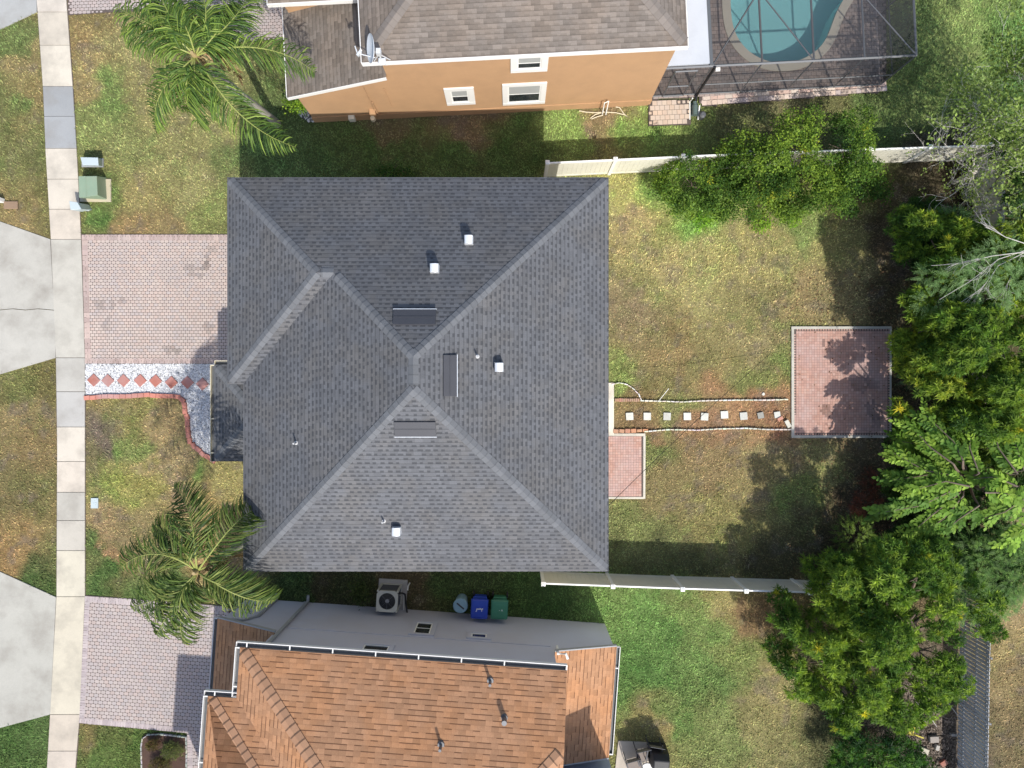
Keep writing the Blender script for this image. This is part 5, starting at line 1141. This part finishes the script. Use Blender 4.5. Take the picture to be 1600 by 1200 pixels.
# big-leaf tree
shrub(1500,700,[LB(1440,690,1.5,50,40),LB(1500,680,1.9,50,40),LB(1560,700,2.1,50,40),LB(1480,740,1.8,50,40),LB(1540,770,2.0,60,40),LB(1590,740,2.2,40,50),LB(1425,760,1.3,40,40),LB(1460,800,1.5,50,36)],'dark green undergrowth below the large-leaved tree at the right','rosette',40,[(.016,.042,.012),(.04,.085,.018),(.07,.125,.025)],r0=.06,gap=.3)
shrub(1500,880,[LB(1400,880,1.4,44,30),LB(1460,880,1.8,50,34),LB(1520,860,2.0,50,36),LB(1575,860,2.1,44,50),LB(1540,910,1.8,44,26),LB(1425,845,1.5,40,30)],'dark green undergrowth between the large-leaved tree and the big rosette tree','rosette',40,[(.015,.042,.012),(.035,.08,.018),(.06,.12,.025)],r0=.06,gap=.3)
shrub(1500,340,[LB(1440,330,1.2,30,26),LB(1490,365,1.5,46,24),LB(1562,382,2.0,40,22),LB(1598,320,2.2,26,60),LB(1595,230,2.0,34,50),LB(1440,400,1.6,30,30)],'dark green undergrowth by the fence corner at the right','rosette',40,[(.015,.042,.012),(.04,.09,.018),(.08,.14,.025)],r0=.06,gap=.3)
n = 150; T = thing('almond_tree','vivid green tree with large oval leaves on arching boughs at the right','tree',(*G(1480,770),0))
mb = MB(); tops = []; prt = []
boughs = [((1500,760,3.9),(1440,790,3.3),(1372,802,2.8)),((1500,745,4.0),(1445,735,3.6),(1397,708,3.0)),((1490,725,4.2),(1455,700,3.9),(1422,665,3.3)),((1505,720,4.4),(1490,690,4.1),(1448,650,3.6)),((1500,770,3.7),(1450,810,3.3),(1418,838,2.8)),((1505,775,3.8),(1475,810,3.4),(1440,835,2.9)),
 ((1530,790,4.0),(1500,810,3.7),(1478,828,3.2)),((1515,760,4.3),(1478,752,4.1),(1430,765,3.5)),((1530,740,4.3),(1515,700,4.1),(1518,662,3.7)),((1590,740,4.4),(1560,700,4.2),(1550,655,3.8)),((1600,735,4.4),(1585,690,4.2),(1595,640,3.9)),((1590,760,4.4),(1555,745,4.2),(1520,748,3.8)),((1600,780,4.2),(1570,800,3.9),(1530,812,3.4)),((1615,800,4.2),(1600,830,3.8),(1575,852,3.4)),((1540,770,4.5),(1560,770,4.4),(1595,775,4.2)),((1490,735,3.6),(1430,745,3.0),(1395,750,2.6)),((1510,730,3.5),(1470,700,3.1),(1410,690,2.7))]
root = Vector((*G(1490,760),0)); hub = P(1512,752,2.6); mb.tube([root-Vector((0,0,.2)),root.lerp(hub,.5),hub],[.16,.13,.10],8)
for bi, (a,b0_,b) in enumerate(boughs):
    a, b0_, b = P(*a), P(*b0_), P(*b); mb.tube([hub, hub.lerp(a,.7)-Vector((0,0,.1)), a, b0_, b],[.05,.045,.03,.02,.008],6)
    rt = []; dr = []; L_ = (b-a).length; N2 = int(L_*15)
    for k in range(N2):
        t = k/(N2-1); q = a*(1-t)**2+b0_*2*t*(1-t)+b*t*t; d = ((b0_-a)*(1-t)+(b-b0_)*t).normalized()
        if random.random() < .12: continue
        s = 1 if k % 2 else -1; rt.append(q+Vector((0,0,random.uniform(-.1,.05)))); dr.append(d*random.uniform(.6,1.0)+Vector((-d.y,d.x,0))*s*random.uniform(.2,.9)+Vector((0,0,random.uniform(-.15,.35))))
    gcol = [(.07,.13,.018),(.09,.155,.022),(.11,.18,.026),(.14,.21,.03)] if bi % 3 else [(.05,.10,.018),(.08,.14,.024),(.10,.165,.026)]
    gcol = [tuple(1.25*x for x in g_) for g_ in gcol]
    prt.append(sprays(np.array([list(v) for v in rt]), np.array([list(v) for v in dr]),   .42, 4, .20, .115, gcol, droop=.35))
mb.build('trunk', M['wood'], T, smooth=True); V,F,c = cat_(prt); np_mesh('crown', V,F,np.clip(c,0,1), M['leaf'], T)
# feathery plants between them
def feathery(px, py, lobes, lab, cols, dens=26, L=.30, group='feathery shrubs under the trees'):
    T = thing('shrub', lab, 'shrub', (*G(px,py),0), group); mb = MB(); limbs(mb,(*G(px,py),0),[(l[0],l[1],l[2]) for l in lobes],.05,3); mb.build('stem', M['wood'], T, smooth=True)
    Pp, Nn = lobe_points(lobes, dens, .3); d = Nn+rng.normal(0,.4,Nn.shape); d[:,2] = np.abs(d[:,2])*.3+.15
    V,F,c = sprays(Pp, d, L, 7, .075, .018, cols, droop=.45); np_mesh('foliage', V,F,np.clip(c,0,1), M['leaf'], T)
feathery(1340,840,[LB(1335,838,1.0,24,26),LB(1352,862,.8,20,18)],'round yellow-green feathery bush beside the reddish dead shrub',[(.11,.17,.03),(.16,.23,.04),(.08,.12,.03)],110,.22)
feathery(1430,850,[LB(1400,865,1.2,34,26),LB(1440,850,1.4,36,28),LB(1480,855,1.7,36,28),LB(1370,880,.9,24,18)],'dark feathery bushes below the big-leaf tree',[(.03,.08,.02),(.05,.12,.03)],100)
feathery(1560,870,[LB(1530,860,2.2,40,30),LB(1570,850,2.5,36,30),LB(1550,900,2.0,36,26),LB(1500,885,2.2,34,26),LB(1590,830,2.6,24,40),LB(1555,925,1.9,26,16),LB(1572,900,2.3,40,34),LB(1510,935,2.5,36,32),LB(1478,905,2.8,34,28),LB(1590,870,2.4,30,44),LB(1545,942,2.1,36,26)],'mid-green feathery bush above the slatted fence',[(.08,.16,.04),(.12,.20,.05),(.09,.14,.055)],100)
feathery(1540,600,[LB(1585,600,3.0,30,40),LB(1480,350,2.2,34,20),LB(1595,340,2.4,18,30),LB(1440,590,1.6,26,24)],'grey-green feathery foliage mixed through the centre-right tree',[(.06,.12,.05),(.10,.17,.07),(.07,.15,.04)],90)
feathery(1480,420,[LB(1455,430,4.0,24,14),LB(1500,440,4.6,40,18),LB(1530,420,5.0,36,20),LB(1550,470,5.0,30,16),LB(1460,470,4.2,22,14),LB(1580,440,5.2,28,30),LB(1560,395,5.1,30,14)],'pale grey-green fine foliage on long bare boughs at the right edge',[(.13,.21,.08),(.10,.18,.06),(.16,.24,.10)],80,.34)
shrub(1345,1170,[LB(1330,1160,1.4,28,26),LB(1375,1150,1.6,34,26),LB(1360,1190,1.2,44,24),LB(1405,1180,1.4,36,26),LB(1430,1200,1.2,30,20),LB(1310,1195,1.0,22,18)],'deep green rosette shrub at the bottom edge of the photo', 'rosette', 46, DG+[(.10,.19,.03)], r0=.06)
shrub(1470,330,[LB(1450,345,1.6,30,20),LB(1490,352,1.8,34,16),LB(1435,370,1.5,22,18)],'yellow-green bush under the bare grey tree','rosette',40,[(.04,.10,.015),(.10,.19,.02),(.19,.27,.03)], r0=.05)
# dead, reddish shrub
p = P(1338,786); T = thing('dead_shrub','reddish-brown dead shrub at the edge of the back garden','shrub',p); mb = MB(); 
for k in range(14): a = random.uniform(0,6.28); e = p+Vector((math.cos(a)*random.uniform(.3,.6),math.sin(a)*random.uniform(.3,.6),random.uniform(.5,1.0))); mb.tube([p,p.lerp(e,.5)+Vector((0,0,.15)),e],[.018,.012,.005],5)
mb.build('stem', M['wood'], T)
V,F,c = crown([(p.x,p.y,.6,.55,.5,.4),(p.x+.35,p.y+.9,.3,.4,.5,.2)],'fine',70,[(.10,.035,.025),(.16,.06,.04),(.07,.04,.03)],.5,1.,0.2); np_mesh('foliage',V,F,c,M['leaf'],T)
# bare grey tree with sparse leaves (north-east corner) and the tree beyond the right edge
def twigs(mb, p, d, L, r, depth, rnd, tips, spread=.6, up=.12):
    n = 4; pts = [p]; dd = d.copy()
    for i in range(n): dd = (dd+Vector((rnd.uniform(-.25,.25),rnd.uniform(-.25,.25),rnd.uniform(-.12,.12)+up*.3))).normalized(); pts.append(pts[-1]+dd*L/n)
    mb.tube(pts, [r*(1-.45*i/n) for i in range(n+1)], 5 if depth > 1 else 4, caps=False)
    if depth == 0: tips.append((pts[-1], dd)); tips.append((pts[2], dd)); return
    for k in range(rnd.choice((2,3,3))):
        i = rnd.choice((2,3,4)); a = Vector((rnd.uniform(-1,1),rnd.uniform(-1,1),rnd.uniform(-.4,.5))).normalized(); twigs(mb, pts[i], (dd+a*spread).normalized(), L*rnd.uniform(.55,.8), r*.55, depth-1, rnd, tips, spread, up)
rnd = random.Random(12); b = P(1490,285); T = thing('bare_tree','grey leafless-looking tree with thin tangled branches and sparse leaves by the fence corner','tree',b); mb = MB(); tips = []
mb.tube([b-Vector((0,0,.1)), b+Vector((.02,.03,1.3))],[.10,.07],8)
for (x,y,z) in ((1440,200,3.2),(1505,180,3.6),(1525,155,3.8),(1545,200,3.4),(1450,260,2.6),(1440,300,2.4),(1490,330,2.2),(1530,300,2.4),(1520,340,2.2),(1475,240,3.6),(1560,240,3.0),(1465,320,2.0)):
    e = P(x,y,z); s_ = b+Vector((0,0,1.2)); d = (e-s_); twigs(mb, s_, d.normalized(), d.length*.50, .028, 4, rnd, tips, .75)
mb.build('branches', M['palebark'], T, smooth=True)
tp = np.array([list(t[0]) for t in tips]); td = np.array([list(t[1]) for t in tips]); k = rng.random(len(tp)) < .22; tp, td = tp[k], td[k]
V,F,c = cat_([leaves(tp+rng.normal(0,.08,tp.shape), td+rng.normal(0,.8,td.shape), np.tile([0,0,1.],(len(tp),1))+rng.normal(0,.4,tp.shape), rng.uniform(.06,.11,len(tp)), rng.uniform(.035,.06,len(tp)), np.array([[.24,.32,.08]])*rng.uniform(.5,1.2,(len(tp),1))) for _ in range(10)]); np_mesh('foliage',V,F,c,M['leaf'],T)
rnd = random.Random(31); b = P(1610,235); T = thing('roadside_tree','airy light-green tree with pale limbs at the top right corner','tree',b); mb = MB(); tips = []
mb.tube([b-Vector((0,0,.1)), b+Vector((.05,.1,1.6)), b+Vector((.1,0,2.8))],[.16,.13,.10],8)
for (x,y,z) in ((1530,130,4.2),(1560,110,4.8),(1600,90,5.2),(1545,190,4.5),(1510,220,3.9),(1580,170,5.2),(1620,150,5.4),(1540,250,4.4),(1575,290,4.6),(1600,220,5.4),(1590,340,4.4),(1490,160,3.8),(1565,150,4.6)):
    e = P(x,y,z); s_ = b+Vector((.1,0,2.5)); d = (e-s_); twigs(mb, s_, d.normalized(), d.length*.52, .034, 4, rnd, tips, .6)
mb.build('branches', M['palebark'], T, smooth=True)
tp = np.array([list(t[0]) for t in tips]); td = np.array([list(t[1]) for t in tips])
V,F,c = cat_([leaves(tp+rng.normal(0,.15,tp.shape), td+rng.normal(0,.9,td.shape), np.tile([0,0,1.],(len(tp),1))+rng.normal(0,.4,tp.shape), rng.uniform(.09,.15,len(tp)), rng.uniform(.06,.09,len(tp)), np.array([[.22,.30,.075]])*rng.uniform(.5,1.35,(len(tp),1))) for _ in range(8)]); np_mesh('foliage',V,F,c,M['leaf'],T)
b = P(1640,420); T = thing('overhanging_tree','tree with long pale arching boughs reaching in from the right edge','tree',b); mb = MB(); s_ = b+Vector((-.1,0,3.6)); mb.tube([b-Vector((0,0,.1)),s_],[.2,.14],8); tips = []; rnd = random.Random(8)
for pts_ in (((1600,392,5.3),(1560,405,5.4),(1515,440,5.2),(1468,468,4.8)),((1600,395,5.3),(1560,415,5.4),(1535,450,5.2),(1502,472,4.9)),((1595,400,5.3),(1580,430,5.2),(1568,460,5.0),(1540,468,4.8)),((1590,395,5.4),(1550,400,5.4),(1500,412,5.1),(1455,415,4.6)),((1600,380,5.4),(1570,370,5.4),(1545,352,5.2))):
    q = [s_]+[P(*a) for a in pts_]; mb.tube(q,[.03]+[.014*(1-.8*i/len(pts_)) for i in range(len(pts_))],6)
    for k in range(4): twigs(mb, q[2].lerp(q[3],rnd.random()), (q[3]-q[2]).normalized(), .6, .01, 1, rnd, tips, 1.0, 0)
mb.build('branches', M['palebark'], T, smooth=True)
# planting bed bottom left
q = [G(222,1153),G(228,1147),G(245,1145),G(291,1150),G(291,1260),G(224,1260)]; keepout(q); mb = MB(); mb.prism(q,-.1,.05); bd = struct(mb.build('planting_bed', mat('mulch',(.075,.042,.030),.95,.3,6,.5,40,.9,40)))
strip('garden_edging',[(226,1250),(223,1200),(222,1165),(224,1153),(232,1147),(250,1146),(292,1150.5),(292.5,1180),(292,1250)],'white edging with rounded corner around the mulch bed at the bottom left','edging',w=.04,h=.1,col=(.5,.5,.47),group='white scalloped edgings')
for px,py,r_,l in ((240,1165,13,'small dry bush in the north-west corner of the mulch bed'),(266,1172,18,'olive bush in the middle of the mulch bed'),(250,1195,16,'dark bush at the bottom of the mulch bed')):
    shrub(px,py,[LB(px,py,.28,r_,r_*.8,.25)],l,'fine',170,[(.05,.055,.02),(.10,.10,.03),(.09,.045,.03)] if r_ != 18 else [(.10,.13,.03),(.13,.15,.05),(.06,.08,.03)],r0=.015,sc=.8,gap=0.,group='bushes in the mulch bed')
shrub(394,955,[LB(388,958,.7,16,9,.3),LB(376,952,.6,12,8,.3)],'dark red leafy plant at the corner of the lavender house','fine',150,[(.035,.014,.014),(.07,.03,.02),(.06,.06,.02)],r0=.02,sc=1.3)
for (px,py,r_) in ((565,940,14),(558,925,10)): shrub(px,py,[LB(px,py-8,.8,r_,r_,.5)],'dark weedy bush by the lavender wall left of the air conditioner' if r_ == 14 else 'thin dark weeds north-west of the air conditioner','small',70,[(.03,.045,.018),(.06,.085,.025)],r0=.02)
# debris by the slatted fence
for px,py,w_,d_,rz_,col,lab in ((1441,1171,.36,.22,-.35,(.50,.46,.36),'pale cement block lying among debris by the slatted fence'),(1457,1153,.34,.24,.05,(.30,.27,.24),'grey cement block partly shaded by the slatted fence'),(1488,1146,.24,.10,0,(.28,.27,.25),'small grey brick against the slatted fence'),(1462,1166,.14,.2,-.3,(.4,.38,.34),'small broken block below the grey one'),(1472,1190,.26,.2,.6,(.35,.13,.09),'broken red clay tile on the dark soil')):
    p = P(px,py); mb = MB(); mb.box(p+Vector((0,0,.07)),(w_,d_,.16),0,rz_,col); setup(mb.build('cement_block' if 'red' not in lab else 'broken_tile', M['concrete'], loc=p, bev=.012), lab, 'block' if 'red' not in lab else 'tile')
T = None
for i,(pts_,lab) in enumerate(((((1432,1097),(1450,1115),(1464,1136)),'grey weathered stick pointing down towards the fence'),(((1440,1097),(1458,1122),(1470,1145)),'thinner dark stick beside the grey one'),(((1455,1065),(1475,1090),(1500,1122)),'long thin stick leaning to the slatted fence'))):
    q = [P(*a,.06+.02*i) for a in pts_]; mb = MB(); mb.tube(q,[.022,.02,.012],6); setup(mb.build('stick', M['palebark'] if i != 1 else M['wood'], loc=q[0]), lab, 'stick', 'sticks on the bare soil')
p = P(1423,1145); mb = MB(); ymat = mat('yellow_stem',(.55,.47,.07),.7,.15,6)
for pts_ in (((1402,1126,.5),(1412,1131,.5),(1420,1133,.4)),((1413,1124,.5),(1418,1140,.4),(1424,1148,.2)),((1429,1122,.55),(1429,1135,.4),(1426,1148,.2)),((1402,1134,.4),(1408,1140,.3)),((1420,1148,.2),(1430,1148,.2),(1443,1153,.15)),((1412,1148,.2),(1421,1145,.25),(1430,1138,.3))): mb.tube([P(*a) for a in pts_],.03,6)
setup(mb.build('fallen_branch', ymat, loc=p, smooth=True), 'bright yellow forked branch on the dark soil', 'branch')
mb = MB(); 
for pts_ in (((1305,1090,1.8),(1310,1084,1.9),(1318,1090,1.8),(1324,1100,1.6),(1338,1095,1.7)),((1308,1105,1.5),(1314,1100,1.6),(1316,1112,1.3),(1312,1124,1.1)),((1318,1088,1.8),(1320,1105,1.5),(1318,1115,1.3),(1322,1112,1.3))): mb.tube([P(*a) for a in pts_],.022,6)
setup(mb.build('hanging_roots', M['palebark'], loc=P(1315,1105), smooth=True), 'pale looping bare twigs hanging out of the big tree', 'twigs')
n = 2600; x = rng.uniform(15.2,17.4,n); y = rng.uniform(-16.5,-11.2,n); V,F,c = leaves(np.stack([x,y,rng.uniform(.0,.03,n)],1), np.stack([rng.normal(size=n),rng.normal(size=n),rng.uniform(-.1,.3,n)],1), np.tile([0,0,1.],(n,1)), rng.uniform(.08,.16,n), rng.uniform(.04,.07,n), np.array([[.26,.21,.17]])*rng.uniform(.3,1.2,(n,1)))
setup(np_mesh('leaf_litter',V,F,c,M['leaf']),'dry fallen leaves covering the bare soil by the slatted fence','leaf litter',kind='stuff')
n = 2600; x = rng.normal(13.6,2.0,n); y = rng.uniform(-8.2,4.5,n); k = (x < 15.8) & (x > 10.6) & ~inpoly(x, y, [G(1236,510),G(1392,510),G(1392,684),G(1236,684)]) | (rng.random(n) < .16); k &= (x > 10.6) & (x < 16.5) & ((rng.random(n) < .5) | (x > 13.9)); x, y = x[k], y[k]; n = len(x)
onp = inpoly(x, y, [G(1236,510),G(1392,510),G(1392,684),G(1236,684)])
V,F,c = leaves(np.stack([x,y,np.where(onp,.062,.03)],1), np.stack([rng.normal(size=n),rng.normal(size=n),rng.uniform(-.02,.2,n)],1), np.tile([0,0,1.],(n,1)), rng.uniform(.06,.13,n), rng.uniform(.03,.055,n), np.array([[.20,.12,.07]])*rng.uniform(.3,1.6,(n,1)))
setup(np_mesh('leaf_litter',V,F,c,M['leaf']),'brown fallen leaves scattered on the lawn and red patio near the trees','leaf litter',kind='stuff')
# white dots and stones in grass by the ochre house corner
n = 260; q = [G(463,168),G(478,170),G(496,188),G(486,192),G(470,182)]; x = rng.uniform(-8.6,-7.4,2000); y = rng.uniform(10.1,11,2000); k = inpoly(x,y,q); x,y = x[k][:n],y[k][:n]; n = len(x); r = rng.uniform(.03,.06,n)
V = np.stack([x[:,None]+oc[None,:,0]*r[:,None], y[:,None]+oc[None,:,1]*r[:,None], .03+oc[None,:,2]*r[:,None]],2).reshape(-1,3); F = (of[None]+6*np.arange(n)[:,None,None]).reshape(-1,3); cc = np.repeat(np.where(rng.random(n)<.4,.1,.6),6)
setup(np_mesh('gravel',V,F,np.stack([cc,cc,cc*1.05],1),mat('stones',(1,1,1),.8,.05,attr=True)),'white and dark stones at the corner of the ochre house','gravel',kind='stuff'); keepout(q)

# ================================================================== PALMS
def frond(pal, pts, ln, cols, wind=(0,0,-1), width=1.0, nl=92):
    """pts: bezier control points from crown to tip"""
    pts = [Vector(p) for p in pts]
    def bz(t):
        q = pts[:]
        while len(q) > 1: q = [q[i].lerp(q[i+1], t) for i in range(len(q)-1)]
        return q[0]
    mb = MB(); path = [bz(i/14) for i in range(15)]; mb.tube(path, [.030*(1-.85*i/14) for i in range(15)], 5)
    g = Vector((0,0,-1)); wv = Vector(wind); segs = [[],[],[]]; K_ = []
    for i in range(nl):
        t = .12+.88*(i+.5)/nl; p = bz(t); d = (bz(min(1,t+.01))-bz(t-.01)).normalized(); sd_ = d.cross(Vector((0,0,1))).normalized()
        l = ln*(math.sin(math.pi*min(1,(t*.80+.14)))**.5)*(1 if t < .85 else 1-.6*(t-.85)/.15)*random.uniform(.75,1.1)
        for s in (-1,1):
            col = random.choice(cols); f = random.uniform(.7,1.3); lift = random.choice((-.35,-.05,.25,.45))
            dd = (sd_*s*random.uniform(.7,1.1)+d*random.uniform(.35,.95)+Vector((0,0,lift))).normalized(); q = p
            for j in range(3):
                dd = (dd+g*(.18+.30*j)*random.uniform(.5,1.4)+wv*(.10+.28*j)).normalized() if j else dd
                e = q+dd*l*(.38,.34,.28)[j]; segs[j].append((q, e)); q = e
            K_.append([c*f for c in col])
    n = len(K_); up = np.tile([0,0,1.],(n,1))+rng.normal(0,.45,(n,3)); K = np.repeat(np.array(K_),4,0); ws = (.016,.030,.024,.004); parts = []
    for j in range(3):
        A = np.array([list(a) for a, e in segs[j]]); E = np.array([list(e) for a, e in segs[j]]); S = np.cross(E-A, up); S /= np.linalg.norm(S,axis=1,keepdims=True)+1e-9
        parts.append((np.stack([A-S*ws[j]/2*width, A+S*ws[j]/2*width, E+S*ws[j+1]/2*width, E-S*ws[j+1]/2*width],1).reshape(-1,3), np.arange(4*n).reshape(n,4), K*(1+.12*j)))
    fr = mb.build('frond', mat_rachis, pal); V,F,c = cat_(parts); np_mesh('leaflets', V,F,np.clip(c,0,1),M['palm'],fr)
mat_rachis = mat('frond_stem',(.30,.33,.09),.6,.15,5)
def palm(lab, base, h, crown_px, fronds, cols, wind, lean=None, ln=.55):
    b = Vector((*G(*base),0)); pal = thing('palm_tree', lab, 'palm tree', b, 'queen palms in the front gardens'); c = P(*crown_px, h)
    mb = MB(); pth = [b-Vector((0,0,.1)), b+Vector((0,0,.4)), b.lerp(c,.35), b.lerp(c,.7), c-Vector((0,0,.5))]; mb.tube(pth,[.19,.15,.135,.12,.12],14); mb.build('trunk', M['palmtrunk'], pal, smooth=True)
    mb = MB(); mb.tube([c-Vector((0,0,.7)), c-Vector((0,0,.25)), c+Vector((0,0,.25))],[.13,.16,.05],12)
    for k in range(9): a = random.uniform(0,6.28); e = c+Vector((math.cos(a)*random.uniform(.35,.6),math.sin(a)*random.uniform(.35,.6),random.uniform(-.5,.0))); mb.tube([c-Vector((0,0,.25)),c.lerp(e,.5)+Vector((0,0,.15)),e],[.03,.02,.008],5)
    mb.build('crownshaft', mat('crownshaft',(.36,.27,.13),.8,.3,6), pal, smooth=True)
    for (ax_,ay_),(mx_,my_),(tx,ty,tz) in fronds:
        a_ = P(ax_,ay_,h+.75); m = P(mx_,my_,h+.45); t = P(tx,ty,tz); frond(pal,[c, a_, m, t], ln*random.uniform(.85,1.15), cols, wind, 1.15)
    return pal, c
PC = [(.075,.16,.025),(.12,.22,.035),(.17,.27,.045),(.06,.13,.03)]
pal_, pc_ = palm('tall palm in front of the ochre house, at the top left', (432,193), 6.4, (305,88),
 [((280,55),(225,35),(180,10,5.8)),((275,70),(220,60),(192,45,5.5)),((285,45),(255,15),(225,-12,6.0)),((325,40),(330,5),(305,-28,6.2)),((345,50),(375,25),(388,-8,5.9)),((335,60),(352,35),(362,5,5.9)),((285,110),(228,140),(245,205,5.0)),((292,120),(272,165),(318,192,5.0)),((335,130),(368,200),(462,230,5.0)),((355,65),(440,65),(492,114,5.3)),((270,30),(245,0),(250,-30,6.0)),((300,120),(310,150),(335,180,5.2)),((300,60),(285,20),(262,10,6.6))], [(.085,.15,.025),(.13,.20,.035),(.19,.26,.05),(.06,.11,.025),(.045,.09,.02)], (.10,-.38,-.35), ln=.98)
frond(pal_, [pc_, P(330,60,6.9), P(360,90,6.2), P(378,132,4.6)], .45, [(.26,.16,.08),(.34,.22,.12),(.18,.11,.05)], (.1,-.2,-.5), 1.2, 50)
pal_, pc_ = palm('palm between the front lawn and the lavender house driveway, at the lower left', (423,822), 6.6, (308,893),
 [((302,845),(305,790),(272,762,5.6)),((285,850),(255,820),(240,835,5.2)),((340,850),(370,805),(400,796,5.6)),((275,865),(225,850),(188,888,5.2)),((340,915),(390,950),(432,936,5.4)),((330,915),(375,925),(405,915,5.3)),((285,925),(245,935),(206,950,5.3)),((295,935),(268,975),(290,1006,5.0)),((290,925),(255,965),(245,992,5.0))], [(.065,.11,.02),(.10,.15,.03),(.17,.20,.05),(.035,.065,.015)], (.12,.38,-.30), ln=.98)
frond(pal_, [pc_, P(330,880,6.9), P(360,872,6.0), P(384,866,4.4)], .40, [(.30,.20,.10),(.36,.25,.13),(.2,.12,.06)], (.1,.1,-.5), 1.2, 46)

# ================================================================== GRASS
n = 560000; x = rng.uniform(-21,21,n); y = rng.uniform(-15.8,15.8,n); k = np.ones(n,bool)
jx, jy = rng.normal(0,.035,n), rng.normal(0,.035,n)
for pl in KEEP: k &= ~inpoly(x+jx,y+jy,pl)
bare = inpoly(x,y,[G(1420,1040),G(1500,1040),G(1500,1260),G(1400,1260)]); k &= ~(bare & (rng.random(n) < .9))
LCs = lawn_sample(x,y); dryness = np.clip((LCs[:,0]/LCs[:,1]-.75)*2,0,1); k &= rng.random(n) > dryness*.35
x,y,LCs,dryness = x[k],y[k],LCs[k],dryness[k]; n = len(x)
lean = rng.uniform(0,6.28,n); tilt = rng.uniform(.5,1.35,n); L = rng.uniform(.055,.12,n)*(1.15-.35*dryness)*(.6+.8*vnoise(x,y,.13,73)); W = rng.uniform(.022,.046,n)
D = np.stack([np.cos(lean)*np.sin(tilt), np.sin(lean)*np.sin(tilt), np.cos(tilt)],1); S = np.stack([-np.sin(lean),np.cos(lean),np.zeros(n)],1)
b0 = np.stack([x,y,np.full(n,-.015)],1); V = np.stack([b0-S*W[:,None]*.5, b0+S*W[:,None]*.5, b0+D*L[:,None]],1).reshape(-1,3)
f = rng.uniform(.6,1.42,(n,1))*(.55+1.0*(vnoise(x,y,.09,71)*.55+vnoise(x,y,.2,72)*.45))[:,None]; tint = np.where(rng.random((n,1)) < (.10+.3*dryness)[:,None], np.array([[1.18,1.08,1.1]]), np.array([[.95,1.03,.95]]))
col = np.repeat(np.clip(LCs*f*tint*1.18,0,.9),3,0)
setup(np_mesh('grass', V, np.arange(3*n).reshape(n,3), col, M['grass']), 'short mown turf grass covering the gardens around the three houses', 'grass', kind='stuff')
